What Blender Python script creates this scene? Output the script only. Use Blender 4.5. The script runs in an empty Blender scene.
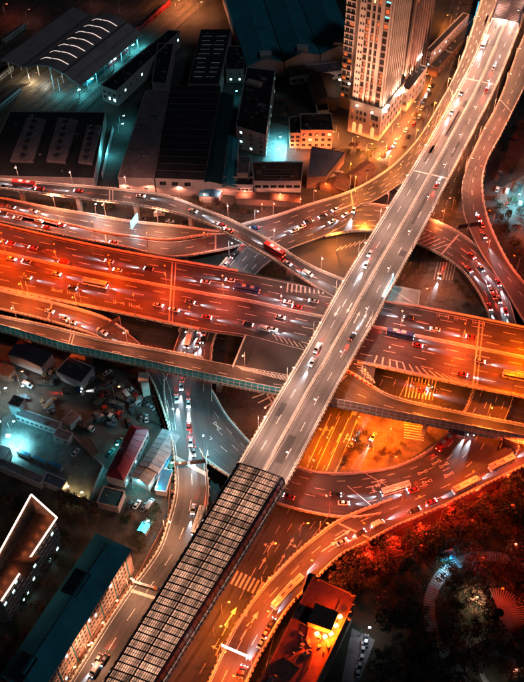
import bpy, math, random
from mathutils import Vector, Matrix, noise
rnd = random.Random(7)
R = math.radians
sc = bpy.context.scene
COL = sc.collection

# ------------------------------------------------------------------ camera, sky, moonlike fill, exposure
CAM_H, FPX, DEP = 309.0, 900.0, R(49.0)          # drone height, focal length in photo pixels, depression
cam_d = bpy.data.cameras.new('camera'); cam = bpy.data.objects.new('camera', cam_d); COL.objects.link(cam)
cam_d.sensor_fit = 'VERTICAL'; cam_d.sensor_height = 24.0; cam_d.lens = 24.0*FPX/682.0
cam_d.clip_start = 1.0; cam_d.clip_end = 20000.0
cam.location = (0, 0, CAM_H); cam.rotation_euler = (math.pi/2-DEP, 0, 0)
sc.camera = cam
world = bpy.data.worlds.new('World'); sc.world = world; world.use_nodes = True
wn = world.node_tree; wn.nodes.clear()
wo = wn.nodes.new('ShaderNodeOutputWorld'); wb = wn.nodes.new('ShaderNodeBackground'); sky = wn.nodes.new('ShaderNodeTexSky')
sky.sky_type = 'NISHITA'; sky.sun_disc = False; sky.sun_elevation = R(2.0); sky.sun_rotation = R(205); sky.ozone_density = 3.0
wb.inputs['Strength'].default_value = 0.0011
wn.links.new(sky.outputs[0], wb.inputs[0]); wn.links.new(wb.outputs[0], wo.inputs[0])
sun_d = bpy.data.lights.new('moonlike_fill', 'SUN'); sun_d.energy = 0.042; sun_d.angle = R(4); sun_d.color = (0.6, 0.8, 1.0)  # weak moonlike fill light, added to lift the unlit roofs
sun = bpy.data.objects.new('moonlike_fill', sun_d); COL.objects.link(sun); sun.rotation_euler = (R(38), 0, R(48))
sc.view_settings.view_transform = 'Standard'; sc.view_settings.look = 'None'
sc.view_settings.exposure = 2.0; sc.view_settings.gamma = 1.0
sc.render.engine = 'CYCLES'
sc.cycles.use_denoising = True; sc.cycles.max_bounces = 5; sc.cycles.diffuse_bounces = 2; sc.cycles.glossy_bounces = 2
sc.cycles.transmission_bounces = 3; sc.cycles.transparent_max_bounces = 8; sc.cycles.sample_clamp_indirect = 3.0
sc.cycles.caustics_reflective = False; sc.cycles.caustics_refractive = False

CT, ST = math.cos(DEP), math.sin(DEP)
def U(px, py, z=0.0):
    """survey point: where the sight line through a photo point meets the height z"""
    a, b = (px-262.0)/FPX, (341.0-py)/FPX
    dx, dy, dz = a, CT+b*ST, -ST+b*CT
    t = (z-CAM_H)/dz
    return Vector((dx*t, dy*t, z))

# ------------------------------------------------------------------ materials
MATS = {}
def mat(name, col, rough=0.8, metal=0.0, var=0.25, scale=0.4, emit=None, es=0.0, local=False, bump=0.0, wear=None, trans=0.0, spec=0.4, fine=6.0):
    if name in MATS: return MATS[name]
    m = bpy.data.materials.new(name); m.use_nodes = True; nt = m.node_tree; N, K = nt.nodes, nt.links
    b = N['Principled BSDF']
    b.inputs['Roughness'].default_value = rough; b.inputs['Metallic'].default_value = metal
    b.inputs['Specular IOR Level'].default_value = spec
    if local:
        tc = N.new('ShaderNodeTexCoord'); src = tc.outputs['Object']
    else:
        tc = N.new('ShaderNodeNewGeometry'); src = tc.outputs['Position']
    n1 = N.new('ShaderNodeTexNoise'); n1.inputs['Scale'].default_value = scale; n1.inputs['Detail'].default_value = 5
    n2 = N.new('ShaderNodeTexNoise'); n2.inputs['Scale'].default_value = scale*fine; n2.inputs['Detail'].default_value = 3
    K.new(src, n1.inputs['Vector']); K.new(src, n2.inputs['Vector'])
    ad = N.new('ShaderNodeMath'); ad.operation = 'ADD'; K.new(n1.outputs['Fac'], ad.inputs[0]); K.new(n2.outputs['Fac'], ad.inputs[1])
    mr = N.new('ShaderNodeMapRange'); mr.inputs['From Min'].default_value = 0.7; mr.inputs['From Max'].default_value = 1.3
    mr.inputs['To Min'].default_value = 1-var; mr.inputs['To Max'].default_value = 1+var
    K.new(ad.outputs[0], mr.inputs['Value'])
    vm = N.new('ShaderNodeVectorMath'); vm.operation = 'SCALE'; vm.inputs[0].default_value = col[:3]
    K.new(mr.outputs[0], vm.inputs['Scale'])
    out = vm.outputs[0]
    if wear:
        n3 = N.new('ShaderNodeTexNoise'); n3.inputs['Scale'].default_value = scale*0.35; n3.inputs['Detail'].default_value = 6; n3.inputs['Roughness'].default_value = 0.65
        K.new(src, n3.inputs['Vector'])
        cr = N.new('ShaderNodeMapRange'); cr.inputs['From Min'].default_value = 0.5; cr.inputs['From Max'].default_value = 0.66
        K.new(n3.outputs['Fac'], cr.inputs['Value'])
        mx = N.new('ShaderNodeMix'); mx.data_type = 'RGBA'; K.new(cr.outputs[0], mx.inputs[0]); K.new(out, mx.inputs[6]); mx.inputs[7].default_value = (*wear, 1)
        out = mx.outputs[2]
    K.new(out, b.inputs['Base Color'])
    if bump:
        bp = N.new('ShaderNodeBump'); bp.inputs['Strength'].default_value = bump; K.new(n2.outputs['Fac'], bp.inputs['Height']); K.new(bp.outputs[0], b.inputs['Normal'])
    if emit is not None:
        b.inputs['Emission Color'].default_value = (*emit, 1); b.inputs['Emission Strength'].default_value = es
        m.cycles.emission_sampling = 'NONE' if es < 40 else 'AUTO'
    if trans:
        tl = N.new('ShaderNodeBsdfTranslucent'); K.new(out, tl.inputs['Color'])
        ms = N.new('ShaderNodeMixShader'); ms.inputs[0].default_value = trans
        K.new(b.outputs[0], ms.inputs[1]); K.new(tl.outputs[0], ms.inputs[2]); K.new(ms.outputs[0], N['Material Output'].inputs[0])
    MATS[name] = m
    return m
def road_mat(name, col, streak=0.35, axis=0.0):
    """asphalt whose wheel tracks and patches run along the road (needs the 'road' uv)"""
    m = bpy.data.materials.new(name); m.use_nodes = True; nt = m.node_tree; N, K = nt.nodes, nt.links
    b = N['Principled BSDF']; b.inputs['Roughness'].default_value = 0.62; b.inputs['Specular IOR Level'].default_value = 0.45
    uv = N.new('ShaderNodeUVMap'); uv.uv_map = 'road'
    mp = N.new('ShaderNodeMapping'); mp.inputs['Scale'].default_value = (0.012, 1.0, 1); K.new(uv.outputs[0], mp.inputs[0])
    n1 = N.new('ShaderNodeTexNoise'); n1.inputs['Scale'].default_value = 1.1; n1.inputs['Detail'].default_value = 4; K.new(mp.outputs[0], n1.inputs['Vector'])
    g = N.new('ShaderNodeNewGeometry')
    n2 = N.new('ShaderNodeTexNoise'); n2.inputs['Scale'].default_value = 0.09; n2.inputs['Detail'].default_value = 6; K.new(g.outputs['Position'], n2.inputs['Vector'])
    n3 = N.new('ShaderNodeTexNoise'); n3.inputs['Scale'].default_value = 2.5; n3.inputs['Detail'].default_value = 3; K.new(g.outputs['Position'], n3.inputs['Vector'])
    a1 = N.new('ShaderNodeMath'); a1.operation = 'ADD'; K.new(n1.outputs['Fac'], a1.inputs[0]); K.new(n2.outputs['Fac'], a1.inputs[1])
    a2 = N.new('ShaderNodeMath'); a2.operation = 'MULTIPLY_ADD'; K.new(n3.outputs['Fac'], a2.inputs[0]); a2.inputs[1].default_value = 0.4; K.new(a1.outputs[0], a2.inputs[2])
    mr = N.new('ShaderNodeMapRange'); mr.inputs['From Min'].default_value = 0.85; mr.inputs['From Max'].default_value = 1.55
    mr.inputs['To Min'].default_value = 1-streak; mr.inputs['To Max'].default_value = 1+streak; K.new(a2.outputs[0], mr.inputs['Value'])
    vm = N.new('ShaderNodeVectorMath'); vm.operation = 'SCALE'; vm.inputs[0].default_value = col; K.new(mr.outputs[0], vm.inputs['Scale'])
    K.new(vm.outputs[0], b.inputs['Base Color'])
    rr = N.new('ShaderNodeMapRange'); rr.inputs['To Min'].default_value = 0.45; rr.inputs['To Max'].default_value = 0.75; K.new(n2.outputs['Fac'], rr.inputs['Value']); K.new(rr.outputs[0], b.inputs['Roughness'])
    MATS[name] = m
    return m

M_asph = road_mat('asphalt', (0.047, 0.046, 0.047), 0.62)
M_asph_pale = road_mat('worn_pale_asphalt', (0.09, 0.086, 0.082), 0.5)
M_ground = mat('city_ground', (0.04, 0.038, 0.035), 0.95, var=0.5, scale=0.12, wear=(0.065, 0.055, 0.045))
M_conc = mat('parapet_concrete', (0.62, 0.57, 0.5), 0.85, var=0.2, scale=0.5)
M_girder = mat('girder_concrete', (0.26, 0.25, 0.24), 0.9, var=0.25, scale=0.4)
M_paint = mat('road_paint', (0.5, 0.48, 0.45), 0.6, var=0.45, scale=0.6)
M_joint = mat('joint_steel', (0.42, 0.38, 0.34), 0.6, var=0.2, scale=1.0)
M_planter = mat('planter_boxes', (0.34, 0.26, 0.2), 0.9, var=0.3, scale=2)
M_lawn = mat('dark_grass', (0.022, 0.022, 0.012), 1.0, var=0.4, scale=0.8)
M_paving = mat('paving', (0.13, 0.125, 0.12), 0.85, var=0.35, scale=0.6, wear=(0.07, 0.066, 0.065))
M_dirt = mat('packed_dirt', (0.075, 0.062, 0.05), 1.0, var=0.5, scale=0.25, wear=(0.03, 0.027, 0.025))
M_steel = mat('painted_steel', (0.35, 0.35, 0.36), 0.5, 0.4, var=0.1)
M_dark = mat('dark_steel', (0.035, 0.037, 0.045), 0.6, 0.3, var=0.2)
M_pole = mat('lamp_pole', (0.4, 0.38, 0.36), 0.5, 0.3, var=0.1)

# ------------------------------------------------------------------ mesh building
class MB:
    def __init__(s): s.v, s.f, s.m, s.uv = [], [], [], None
    def add(s, vs, fs, mi=0):
        o = len(s.v); s.v += [tuple(p) for p in vs]; s.f += [tuple(i+o for i in f) for f in fs]; s.m += [mi]*len(fs); return s
    def box(s, c, sx, sy, sz, ang=0.0, mi=0):
        """box standing on c (base centre)"""
        ca, sa = math.cos(ang), math.sin(ang); vs = []
        for z in (0, sz):
            for x, y in ((-1,-1),(1,-1),(1,1),(-1,1)):
                X, Y = x*sx/2, y*sy/2
                vs.append((c[0]+X*ca-Y*sa, c[1]+X*sa+Y*ca, c[2]+z))
        return s.add(vs, [(3,2,1,0),(4,5,6,7),(0,1,5,4),(1,2,6,5),(2,3,7,6),(3,0,4,7)], mi)
    def prism(s, poly, z0, z1, mi=0, cap=True):
        n = len(poly)
        if sum(poly[i][0]*poly[(i+1)%n][1]-poly[(i+1)%n][0]*poly[i][1] for i in range(n)) < 0: poly = poly[::-1]
        vs = [(p[0], p[1], z0) for p in poly]+[(p[0], p[1], z1) for p in poly]
        fs = [(i, (i+1)%n, (i+1)%n+n, i+n) for i in range(n)]
        if cap: fs += [tuple(range(n, 2*n)), tuple(range(n-1, -1, -1))]
        return s.add(vs, fs, mi)
    def tube(s, p0, p1, r0, r1=None, n=6, mi=0, cap=True):
        r1 = r0 if r1 is None else r1; p0, p1 = Vector(p0), Vector(p1); d = (p1-p0).normalized()
        a = d.orthogonal().normalized(); b = d.cross(a); vs = []
        for p, r in ((p0, r0), (p1, r1)):
            for i in range(n):
                t = 2*math.pi*i/n; vs.append(p+a*math.cos(t)*r+b*math.sin(t)*r)
        fs = [(i, (i+1)%n, (i+1)%n+n, i+n) for i in range(n)]
        if cap: fs += [tuple(range(n-1,-1,-1)), tuple(range(n, 2*n))]
        return s.add(vs, fs, mi)
    def bar(s, p0, p1, w, h, mi=0):
        """rectangular beam from p0 to p1, w wide, h high (centred)"""
        p0, p1 = Vector(p0), Vector(p1); d = p1-p0
        side = Vector((-d.y, d.x, 0)); side = side.normalized() if side.length > 1e-6 else Vector((1,0,0))
        up = side.cross(d).normalized()*-1 if d.length else Vector((0,0,1))
        if up.length < .5: up = Vector((0,0,1))
        vs = []
        for p in (p0, p1):
            for a, b in ((-1,-1),(1,-1),(1,1),(-1,1)): vs.append(p+side*a*w/2+up*b*h/2)
        return s.add(vs, [(0,1,2,3),(7,6,5,4),(0,4,5,1),(1,5,6,2),(2,6,7,3),(3,7,4,0)], mi)
    def loft(s, rings, mi=0, cap=True):
        n = len(rings[0]); vs = [p for r in rings for p in r]; fs = []
        for k in range(len(rings)-1):
            for i in range(n): fs.append((k*n+i, k*n+(i+1)%n, (k+1)*n+(i+1)%n, (k+1)*n+i))
        if cap: fs += [tuple(range(n-1,-1,-1)), tuple(range((len(rings)-1)*n, len(rings)*n))]
        return s.add(vs, fs, mi)
    def mesh(s, name, mats, smooth=False, base=None):
        me = bpy.data.meshes.new(name)
        vs = s.v if base is None else [(v[0]-base[0], v[1]-base[1], v[2]-base[2]) for v in s.v]
        me.from_pydata(vs, [], s.f)
        for m in (mats if isinstance(mats, (list, tuple)) else [mats]): me.materials.append(m)
        if any(s.m): me.polygons.foreach_set('material_index', s.m)
        if smooth: me.polygons.foreach_set('use_smooth', [True]*len(s.f))
        if s.uv:
            l = me.uv_layers.new(name='road')
            for lp in me.loops: l.data[lp.index].uv = s.uv[lp.vertex_index]
        me.update(); return me

def link(name, data, parent=None, loc=None, rz=0.0):
    o = bpy.data.objects.new(name, data); COL.objects.link(o)
    if parent: o.parent = parent
    if loc is not None: o.location = loc
    if rz: o.rotation_euler = (0, 0, rz)
    return o
def root(name, label, cat, loc=(0,0,0), rz=0.0, group=None):
    o = link(name, None, None, loc, rz); o.empty_display_size = 0.5
    o['label'] = label; o['category'] = cat
    if group: o['group'] = group
    return o
def part(mb, name, mats, parent, smooth=False, stuff=False):
    """mesh given in world coordinates, stored relative to its thing's base"""
    o = link(name, mb.mesh(name, mats, smooth, parent.location if parent else None), parent)
    if stuff: o['kind'] = 'stuff'
    return o
def struct(mb, name, mats, smooth=False):
    o = link(name, mb.mesh(name, mats, smooth)); o['kind'] = 'structure'; return o
def copy_tree(o, parent=None):
    c = o.copy(); COL.objects.link(c); c.parent = parent
    for ch in list(o.children): copy_tree(ch, c)
    return c
ORD = ['first','second','third','fourth','fifth','sixth','seventh','eighth','ninth','tenth','eleventh','twelfth','thirteenth','fourteenth','fifteenth','sixteenth','seventeenth','eighteenth','nineteenth','twentieth']
ORD += ['twenty-'+x for x in ORD[:9]]+['thirtieth']+['thirty-'+x for x in ORD[:9]]+['fortieth']+['forty-'+x for x in ORD[:9]]

# ------------------------------------------------------------------ roads
def catmull(P, t):
    n = len(P)-1; x = min(max(t, 0), 1)*n; i = min(int(x), n-1); f = x-i
    p1, p2 = P[i], P[i+1]; p0 = P[i-1] if i > 0 else p1*2-p2; p3 = P[i+2] if i+2 <= n else p2*2-p1
    return 0.5*((2*p1)+(p2-p0)*f+(2*p0-5*p1+4*p2-p3)*f*f+(3*p1-p0-3*p2+p3)*f*f*f)
def zlerp(zs, t):
    if isinstance(zs, (int, float)): return zs
    for (a, za), (b, zb) in zip(zs, zs[1:]):
        if t <= b:
            k = (t-a)/(b-a); k = k*k*(3-2*k); return za+(zb-za)*k
    return zs[-1][1]
def edge(px, zs, M):
    n = len(px)-1
    P = [U(x, y, zlerp(zs, i/n)) for i, (x, y) in enumerate(px)]
    D = [catmull(P, k/(20*n)) for k in range(20*n+1)]
    S = [0.0]
    for a, b in zip(D, D[1:]): S.append(S[-1]+(b-a).length)
    out, j = [], 0
    for k in range(M+1):
        s = S[-1]*k/M
        while j < len(S)-2 and S[j+1] < s: j += 1
        f = (s-S[j])/max(S[j+1]-S[j], 1e-9); out.append(D[j].lerp(D[j+1], min(f, 1)))
    return out
ROADS = []
class Road:
    def __init__(s, nick, lpx, rpx, zs, label=None, M=None, deck=M_asph, parL=[(0,1)], parR=[(0,1)], ground=False, name='viaduct', lift=0.0, planters=True, par_h=1.0, par_mat=M_conc):
        s.nick, s.ground = nick, ground
        A = edge(lpx, zs, 100); ln = sum((b-a).length for a, b in zip(A, A[1:]))
        s.M = M or max(12, int(ln/4))
        s.L, s.Rr = edge(lpx, zs, s.M), edge(rpx, zs, s.M)
        for i in range(s.M+1):
            z = (s.L[i].z+s.Rr[i].z)/2+lift; s.L[i].z = s.Rr[i].z = z
        s.S = [0.0]
        for i in range(s.M): s.S.append(s.S[-1]+((s.L[i+1]+s.Rr[i+1])/2-(s.L[i]+s.Rr[i])/2).length)
        s.len = s.S[-1]
        s.paint = MB(); s.joint = MB()
        if ground:
            s.root = None
            mb = MB(); mb.uv = []
            for i in range(s.M+1):
                w = (s.Rr[i]-s.L[i]).length
                mb.v += [tuple(s.L[i]), tuple(s.Rr[i])]; mb.uv += [(s.S[i], 0), (s.S[i], w)]
                if i: mb.f.append((2*i-2, 2*i-1, 2*i+1, 2*i)); mb.m.append(0)
            s.obj = struct(mb, name, deck)
        else:
            c = s.at(s.len/2, 0.5); base = Vector((c.x, c.y, 0))
            s.root = root(name, label, 'elevated road', base)
            mb = MB(); mb.uv = []; n = 8
            for i in range(s.M+1):
                l, r = s.L[i], s.Rr[i]; w = (r-l).length; d = Vector((0,0,1)); q = r-l
                sec = [l, r, r-d*0.45, l+q*0.78-d*1.7, l+q*0.22-d*1.7, l-d*0.45]
                mb.v += [tuple(p) for p in sec]; mb.uv += [(s.S[i], 0), (s.S[i], w), (s.S[i], w), (s.S[i], w*.8), (s.S[i], w*.2), (s.S[i], 0)]
                if i:
                    for k in range(6):
                        a, b = (i-1)*6+k, (i-1)*6+(k+1)%6; mb.f.append((a, b, b+6, a+6)); mb.m.append(0 if k == 0 else 1)
            mb.f += [(5,4,3,2,1,0), tuple(s.M*6+k for k in range(6))]; mb.m += [1, 1]
            part(mb, 'deck', [deck, M_girder], s.root)
            for side, rngs in (('L', parL), ('R', parR)):
                for a, b in rngs:
                    s.parapet(side, a, b, par_h, par_mat, planters)
            ROADS.append(s)
    def idx(s, m):
        m = min(max(m, 0), s.len)
        import bisect
        i = min(max(bisect.bisect_right(s.S, m)-1, 0), s.M-1); return i, (m-s.S[i])/max(s.S[i+1]-s.S[i], 1e-9)
    def at(s, m, u):
        i, f = s.idx(m); l = s.L[i].lerp(s.L[i+1], f); r = s.Rr[i].lerp(s.Rr[i+1], f); return l.lerp(r, u)
    def width(s, m):
        i, f = s.idx(m); return (s.L[i].lerp(s.L[i+1], f)-s.Rr[i].lerp(s.Rr[i+1], f)).length
    def dirn(s, m, u=0.5):
        return (s.at(min(m+1.5, s.len), u)-s.at(max(m-1.5, 0), u)).normalized()
    def parapet(s, side, a, b, h, m, planters):
        mb, pb = MB(), MB(); i0, i1 = int(a*s.M), int(b*s.M+.5); rings = []
        for i in range(i0, i1+1):
            e, o = (s.L[i], s.Rr[i]) if side == 'L' else (s.Rr[i], s.L[i])
            out = (e-o); out.z = 0; out.normalize(); e = e+out*0.003
            rings.append([e+Vector((0,0,-.5)), e+out*.42+Vector((0,0,-.5)), e+out*.36+Vector((0,0,h)), e+out*.08+Vector((0,0,h))])
        if len(rings) < 2: return
        mb.loft(rings); part(mb, 'parapet', m, s.root)
        if planters:
            for k in range(len(rings)-1):
                p, q = rings[k][1], rings[k+1][1]; L = (q-p).length; n = max(1, int(L/1.9))
                o = (rings[k][1]-rings[k][0]).normalized(); ang = math.atan2(q.y-p.y, q.x-p.x)
                for j in range(n):
                    c = p.lerp(q, (j+.5)/n)+o*0.22+Vector((0,0,.65)); pb.box(c, 1.15, .5, .62, ang)
            part(pb, 'planter_row', M_planter, s.root, stuff=True)
    def barrier(s, u, a=0, b=1, w=0.5, h=0.9, m=M_conc, name='median_barrier'):
        mb = MB(); i0, i1 = int(a*s.M), int(b*s.M+.5); rings = []
        for i in range(i0, i1+1):
            c = s.L[i].lerp(s.Rr[i], u); q = (s.Rr[i]-s.L[i]).normalized()
            z = Vector((0,0,1)); rings.append([c-q*w/2-z*.02, c-q*w*.22+z*h, c+q*w*.22+z*h, c+q*w/2-z*.02][::-1])
        mb.loft(rings)
        if s.root: part(mb, name, m, s.root)
        else:
            o = part(mb, name, m, None); o['kind'] = 'structure'
    def quad(s, mb, m0, m1, u0, u1, w, dz=0.02):
        """painted strip from (m0,u0) to (m1,u1), w wide"""
        n = max(1, int(abs(m1-m0)/5)); prev = None
        for k in range(n+1):
            m = m0+(m1-m0)*k/n; u = u0+(u1-u0)*k/n; c = s.at(m, u); c.z += dz
            i, _ = s.idx(m); q = (s.Rr[i]-s.L[i]).normalized(); cur = (c-q*w/2, c+q*w/2)
            if prev: mb.add([prev[0], prev[1], cur[1], cur[0]], [(0,1,2,3)])
            prev = cur
    def dash(s, u, a=0, b=1, on=5.0, off=8.0, w=0.28, shift=0):
        m = a*s.len+shift
        while m+on < b*s.len:
            s.quad(s.paint, m, m+on, u, u, w); m += on+off
    def line(s, u, a=0, b=1, w=0.26, u1=None):
        s.quad(s.paint, a*s.len, b*s.len, u, u if u1 is None else u1, w)
    def cross(s, m, u0=0.02, u1=0.98, w=0.5, skew=0.0, paint=False):
        p, q = s.at(m, u0), s.at(m+skew, u1); d = s.dirn(m)*w/2; z = Vector((0,0,.024))
        (s.paint if paint else s.joint).add([p-d+z, q-d+z, q+d+z, p+d+z], [(0,1,2,3)])
    def arrow(s, m, u, sgn=1, L=6.0, w=0.45, kind='s'):
        d = s.dirn(m, u)*sgn; n = Vector((-d.y, d.x, 0)).normalized(); c = s.at(m, u)+Vector((0,0,.026))
        s.paint.add([c-d*L/2-n*w/2, c-d*L/2+n*w/2, c+d*L*.15+n*w/2, c+d*L*.15-n*w/2], [(0,1,2,3)])
        s.paint.add([c+d*L*.15-n*w*1.7, c+d*L*.15+n*w*1.7, c+d*L/2], [(0,1,2)])
        if kind in 'lr':
            k = 1 if kind == 'l' else -1; e = c-d*L*.1
            s.paint.add([e-d*w*.5, e+d*w*.5, e+d*w*.9+n*k*1.6, e+d*w*.1+n*k*1.6], [(0,1,2,3)])
            e = e+d*w*.5+n*k*1.6; s.paint.add([e-d*.8, e+d*.8, e+n*k*1.3], [(0,1,2)])
    def xmark(s, m, u, w=1.5, L=3.8):
        d = s.dirn(m, u); n = Vector((-d.y, d.x, 0)).normalized(); c = s.at(m, u)+Vector((0,0,.026))
        for a in (1, -1):
            p, q = c-d*L/2-n*a*w*.4, c+d*L/2+n*a*w*.4
            s.paint.add([p-n*.14, p+n*.14, q+n*.14, q-n*.14], [(0,1,2,3)])
            e = c+d*a*L/2; s.paint.add([e-n*w*.4-d*.15, e+n*w*.4-d*.15, e+n*w*.4+d*.15, e-n*w*.4+d*.15], [(0,1,2,3)])
    def zebra(s, poly_m, n, w=0.5):
        """slanted bars filling the gore between two (m,u) lines: ((m0,u0),(m1,u1)),((m0',u0'),(m1',u1'))"""
        (a0, a1), (b0, b1) = poly_m
        for k in range(n+1):
            f = k/n; g = min(1, f+0.10)
            p = s.at(a0[0]+(a1[0]-a0[0])*f, a0[1]+(a1[1]-a0[1])*f); q = s.at(b0[0]+(b1[0]-b0[0])*g, b0[1]+(b1[1]-b0[1])*g)
            d = s.dirn(a0[0])*w/2; z = Vector((0,0,.025)); s.paint.add([p-d+z, q-d+z, q+d+z, p+d+z], [(0,1,2,3)])
    def near(s, px, py):
        best = None
        for i in range(s.M+1):
            w = U(px, py, s.L[i].z); q = s.Rr[i]-s.L[i]; u = (w-s.L[i]).dot(q)/q.length_squared
            d = (w-s.L[i].lerp(s.Rr[i], u)).length
            if best is None or d < best[0]: best = (d, s.S[i], u)
        return best[1], best[2]
    def inside(s, p):
        for i in range(s.M):
            a, b, c, d = s.L[i], s.Rr[i], s.Rr[i+1], s.L[i+1]; ins = False; Q = (a, b, c, d)
            for k in range(4):
                p1, p2 = Q[k], Q[(k+1)%4]
                if (p1.y > p.y) != (p2.y > p.y) and p.x < (p2.x-p1.x)*(p.y-p1.y)/(p2.y-p1.y)+p1.x: ins = not ins
            if ins: return s.L[i].z
        return None
    def patch(s, n):
        for mi, col in ((0, (.042,.04,.041)), (1, (.07,.066,.063))):
            mb = MB()
            for k in range(n):
                m = rnd.uniform(4, s.len-30); L_ = rnd.choice([4, 7, 14, 25]); u = rnd.uniform(.12, .88); w = s.width(m)
                if L_ > 12 or rnd.random() < .6: s.quad(mb, m, m+L_, u, u, rnd.choice([.5, 1.2, 3.0]) if L_ > 12 else rnd.uniform(1.5, 3.2), .006+.004*mi)
            if mb.v:
                o = part(mb, 'asphalt_patch', mat('asphalt_patch_%d' % mi, col, .7, var=.3, scale=.6), s.root); o['kind'] = 'stuff'
                if s.root is None: o.parent = s.obj
    def finish(s):
        s.patch(max(3, int(s.len/22)))
        for mb, nm, m in ((s.paint, 'lane_marking', M_paint), (s.joint, 'expansion_joint', M_joint)):
            if mb.v:
                o = part(mb, nm, m, s.root)
                o['kind'] = 'stuff'
                if s.root is None: o.parent = s.obj

# ground first: one sheet to the horizon
g = MB(); n = 60
for i in range(n+1):
    for j in range(n+1):
        x = (i/n-.5)*2; y = (j/n-.5)*2
        g.v.append((math.copysign(abs(x)**3, x)*6000, 350+math.copysign(abs(y)**3, y)*6000, 0))
for i in range(n):
    for j in range(n): a = i*(n+1)+j; g.f.append((a, a+n+1, a+n+2, a+1)); g.m.append(0)
struct(g, 'ground', M_ground)
def sheet(name, px, m, z):
    mb = MB(); P = [U(x, y, 0) for x, y in px]
    if sum(P[i].x*P[(i+1)%len(P)].y-P[(i+1)%len(P)].x*P[i].y for i in range(len(P))) < 0: P = P[::-1]
    mb.add([(p.x, p.y, z) for p in P], [tuple(range(len(P)))]); return struct(mb, name, m)
RW = dict(ground=True, lift=0)

ave = Road('avenue under the top viaduct', [(165,700),(205,640),(250,560),(285,495),(325,415),(352,360),(385,290),(420,225),(455,140),(482,60),(500,0),(515,-50)],
           [(262,700),(275,640),(300,560),(345,495),(392,415),(418,360),(445,290),(466,225),(488,140),(505,60),(521,0),(533,-50)], 0.02, name='road', **RW)
ave2 = Road('west half of the avenue', [(95,700),(140,640),(205,540),(232,480),(256,430),(290,370),(322,310),(355,250),(395,185),(430,110),(462,40),(480,0)],
            [(160,700),(202,640),(247,560),(282,495),(322,415),(349,360),(382,290),(417,225),(452,140),(479,60),(498,0),(512,-50)], 0.02, name='road', **RW)
side_st = Road('street beside the tower', [(360,150),(378,138),(400,110),(418,80),(440,30),(452,0),(465,-40)], [(395,170),(412,150),(425,120),(440,90),(458,40),(470,0),(480,-40)], 0.03, name='road', **RW)
cross_e = Road('surface road under the expressway', [(-40,262),(100,292),(200,312),(330,345),(430,368),(560,400)], [(-40,292),(100,322),(200,345),(330,375),(430,396),(560,430)], 0.035, name='road', **RW)
for r, us in ((ave, (.2,.4,.6,.8)), (ave2, (.25,.5,.75))):
    for u in us: r.dash(u, on=4, off=6, w=.22)
    (r.line(.97) if r is ave else r.line(.03))
cross_e.dash(.33); cross_e.dash(.66); side_st.dash(.5, on=3, off=5)
sheet('plaza', [(364,400),(440,405),(452,430),(395,470),(340,472)], mat('sandy_paving', (.13,.1,.075), .95, var=.5, scale=.35, wear=(.05,.04,.03)), 0.045)
sheet('plaza', [(285,250),(360,226),(400,236),(360,300),(330,300)], M_asph_pale, 0.045)
sheet('paving', [(425,262),(450,262),(485,310),(470,322),(420,306),(395,290)], M_paving, 0.05)
sheet('yard_ground', [(-60,362),(160,392),(176,520),(120,700),(-200,720)], M_dirt, 0.03)
sheet('yard_concrete', [(2,418),(16,410),(62,428),(108,470),(90,505),(0,470)], M_paving, 0.055)
sheet('rail_bed', [(-80,150),(-60,-60),(250,-60),(150,50),(60,130)], M_dirt, 0.03)
sheet('lawn', [(262,690),(300,600),(370,545),(440,510),(540,470),(640,470),(640,720),(300,760)], M_lawn, 0.05)
sheet('lawn', [(400,236),(452,205),(464,216),(472,238),(440,232)], M_dirt, 0.05)
sheet('path', [(352,628),(375,640),(352,700),(338,700)], M_paving, 0.065)

# ---- viaducts (edges surveyed from the photograph, heights estimated per level)
ZA, ZB, ZR = 19.0, 12.0, 6.0
A_L = [(512,-35),(498,0),(489,25),(465.5,77.5),(435.5,131),(411.8,171),(393,202),(356,262),(337,294.5),(307,349.5),(281,393),(262,426),(238.5,465.5),(206,519),(172,575),(130,643),(95,700)]
A_R = [(540,-30),(527,5),(518,30),(497,82.5),(473,131),(447,181),(427,221),(392,286),(372,324),(352,358.5),(333,393),(309,440),(283,489),(251,542),(217,597),(176,663),(142,718)]
top = Road('top viaduct', A_L, A_R, ZA, 'topmost wide viaduct running diagonally over all other roads, dual carriageway with pale parapets', deck=M_asph_pale)
exp = Road('expressway', [(-60,209),(0,225),(65,240),(131,253.5),(188,263),(262,276),(318,287),(370,297),(418,307),(470,317),(524,328),(600,343)],
           [(-60,275),(0,288),(62,301),(131,315),(206,331),(246,337),(300,351),(350,361),(393,369.5),(468,386),(524,397),(600,413)], ZB,
           'wide red-lit expressway viaduct crossing the picture from left to right under the top viaduct', parL=[(0,.49),(.66,1)], parR=[(0,.43),(.665,1)], planters=True)
sbr = Road('sound-barrier viaduct', [(-60,303),(0,317),(50,327.5),(100,340),(131,345.5),(193,357),(233,365),(290,376),(335,369),(352,374),(372,387),(393,398),(438,409),(524,426),(600,440)],
           [(-60,316),(0,331),(65,350),(100,357.5),(131,364),(200,379),(262,392),(310,401),(329,405),(360,411),(393,418),(425,424),(455,430),(524,443),(600,457)], ZB,
           'narrow viaduct with a tall glazed sound barrier on its lower side', parL=[(0,.43),(.60,1)], lift=.03)
nwr = Road('curved ramp', [(-60,176),(0,180),(50,184.5),(95,188),(131,191.5),(168,197),(206,211),(231,221),(262,237),(282,249),(299,260),(320,271),(345,281)],
           [(-60,183),(0,188.5),(50,194.5),(100,200.5),(131,204),(168,211),(206,223),(236,238.5),(262,253),(280,264),(296,274.5),(312,285),(345,303)],
           [(0,16),(.3,16),(.75,14),(1,12.1)], 'narrow curved ramp sweeping over the dark sheds side and down to join the expressway', parR=[(0,.93)], lift=.06)
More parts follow.
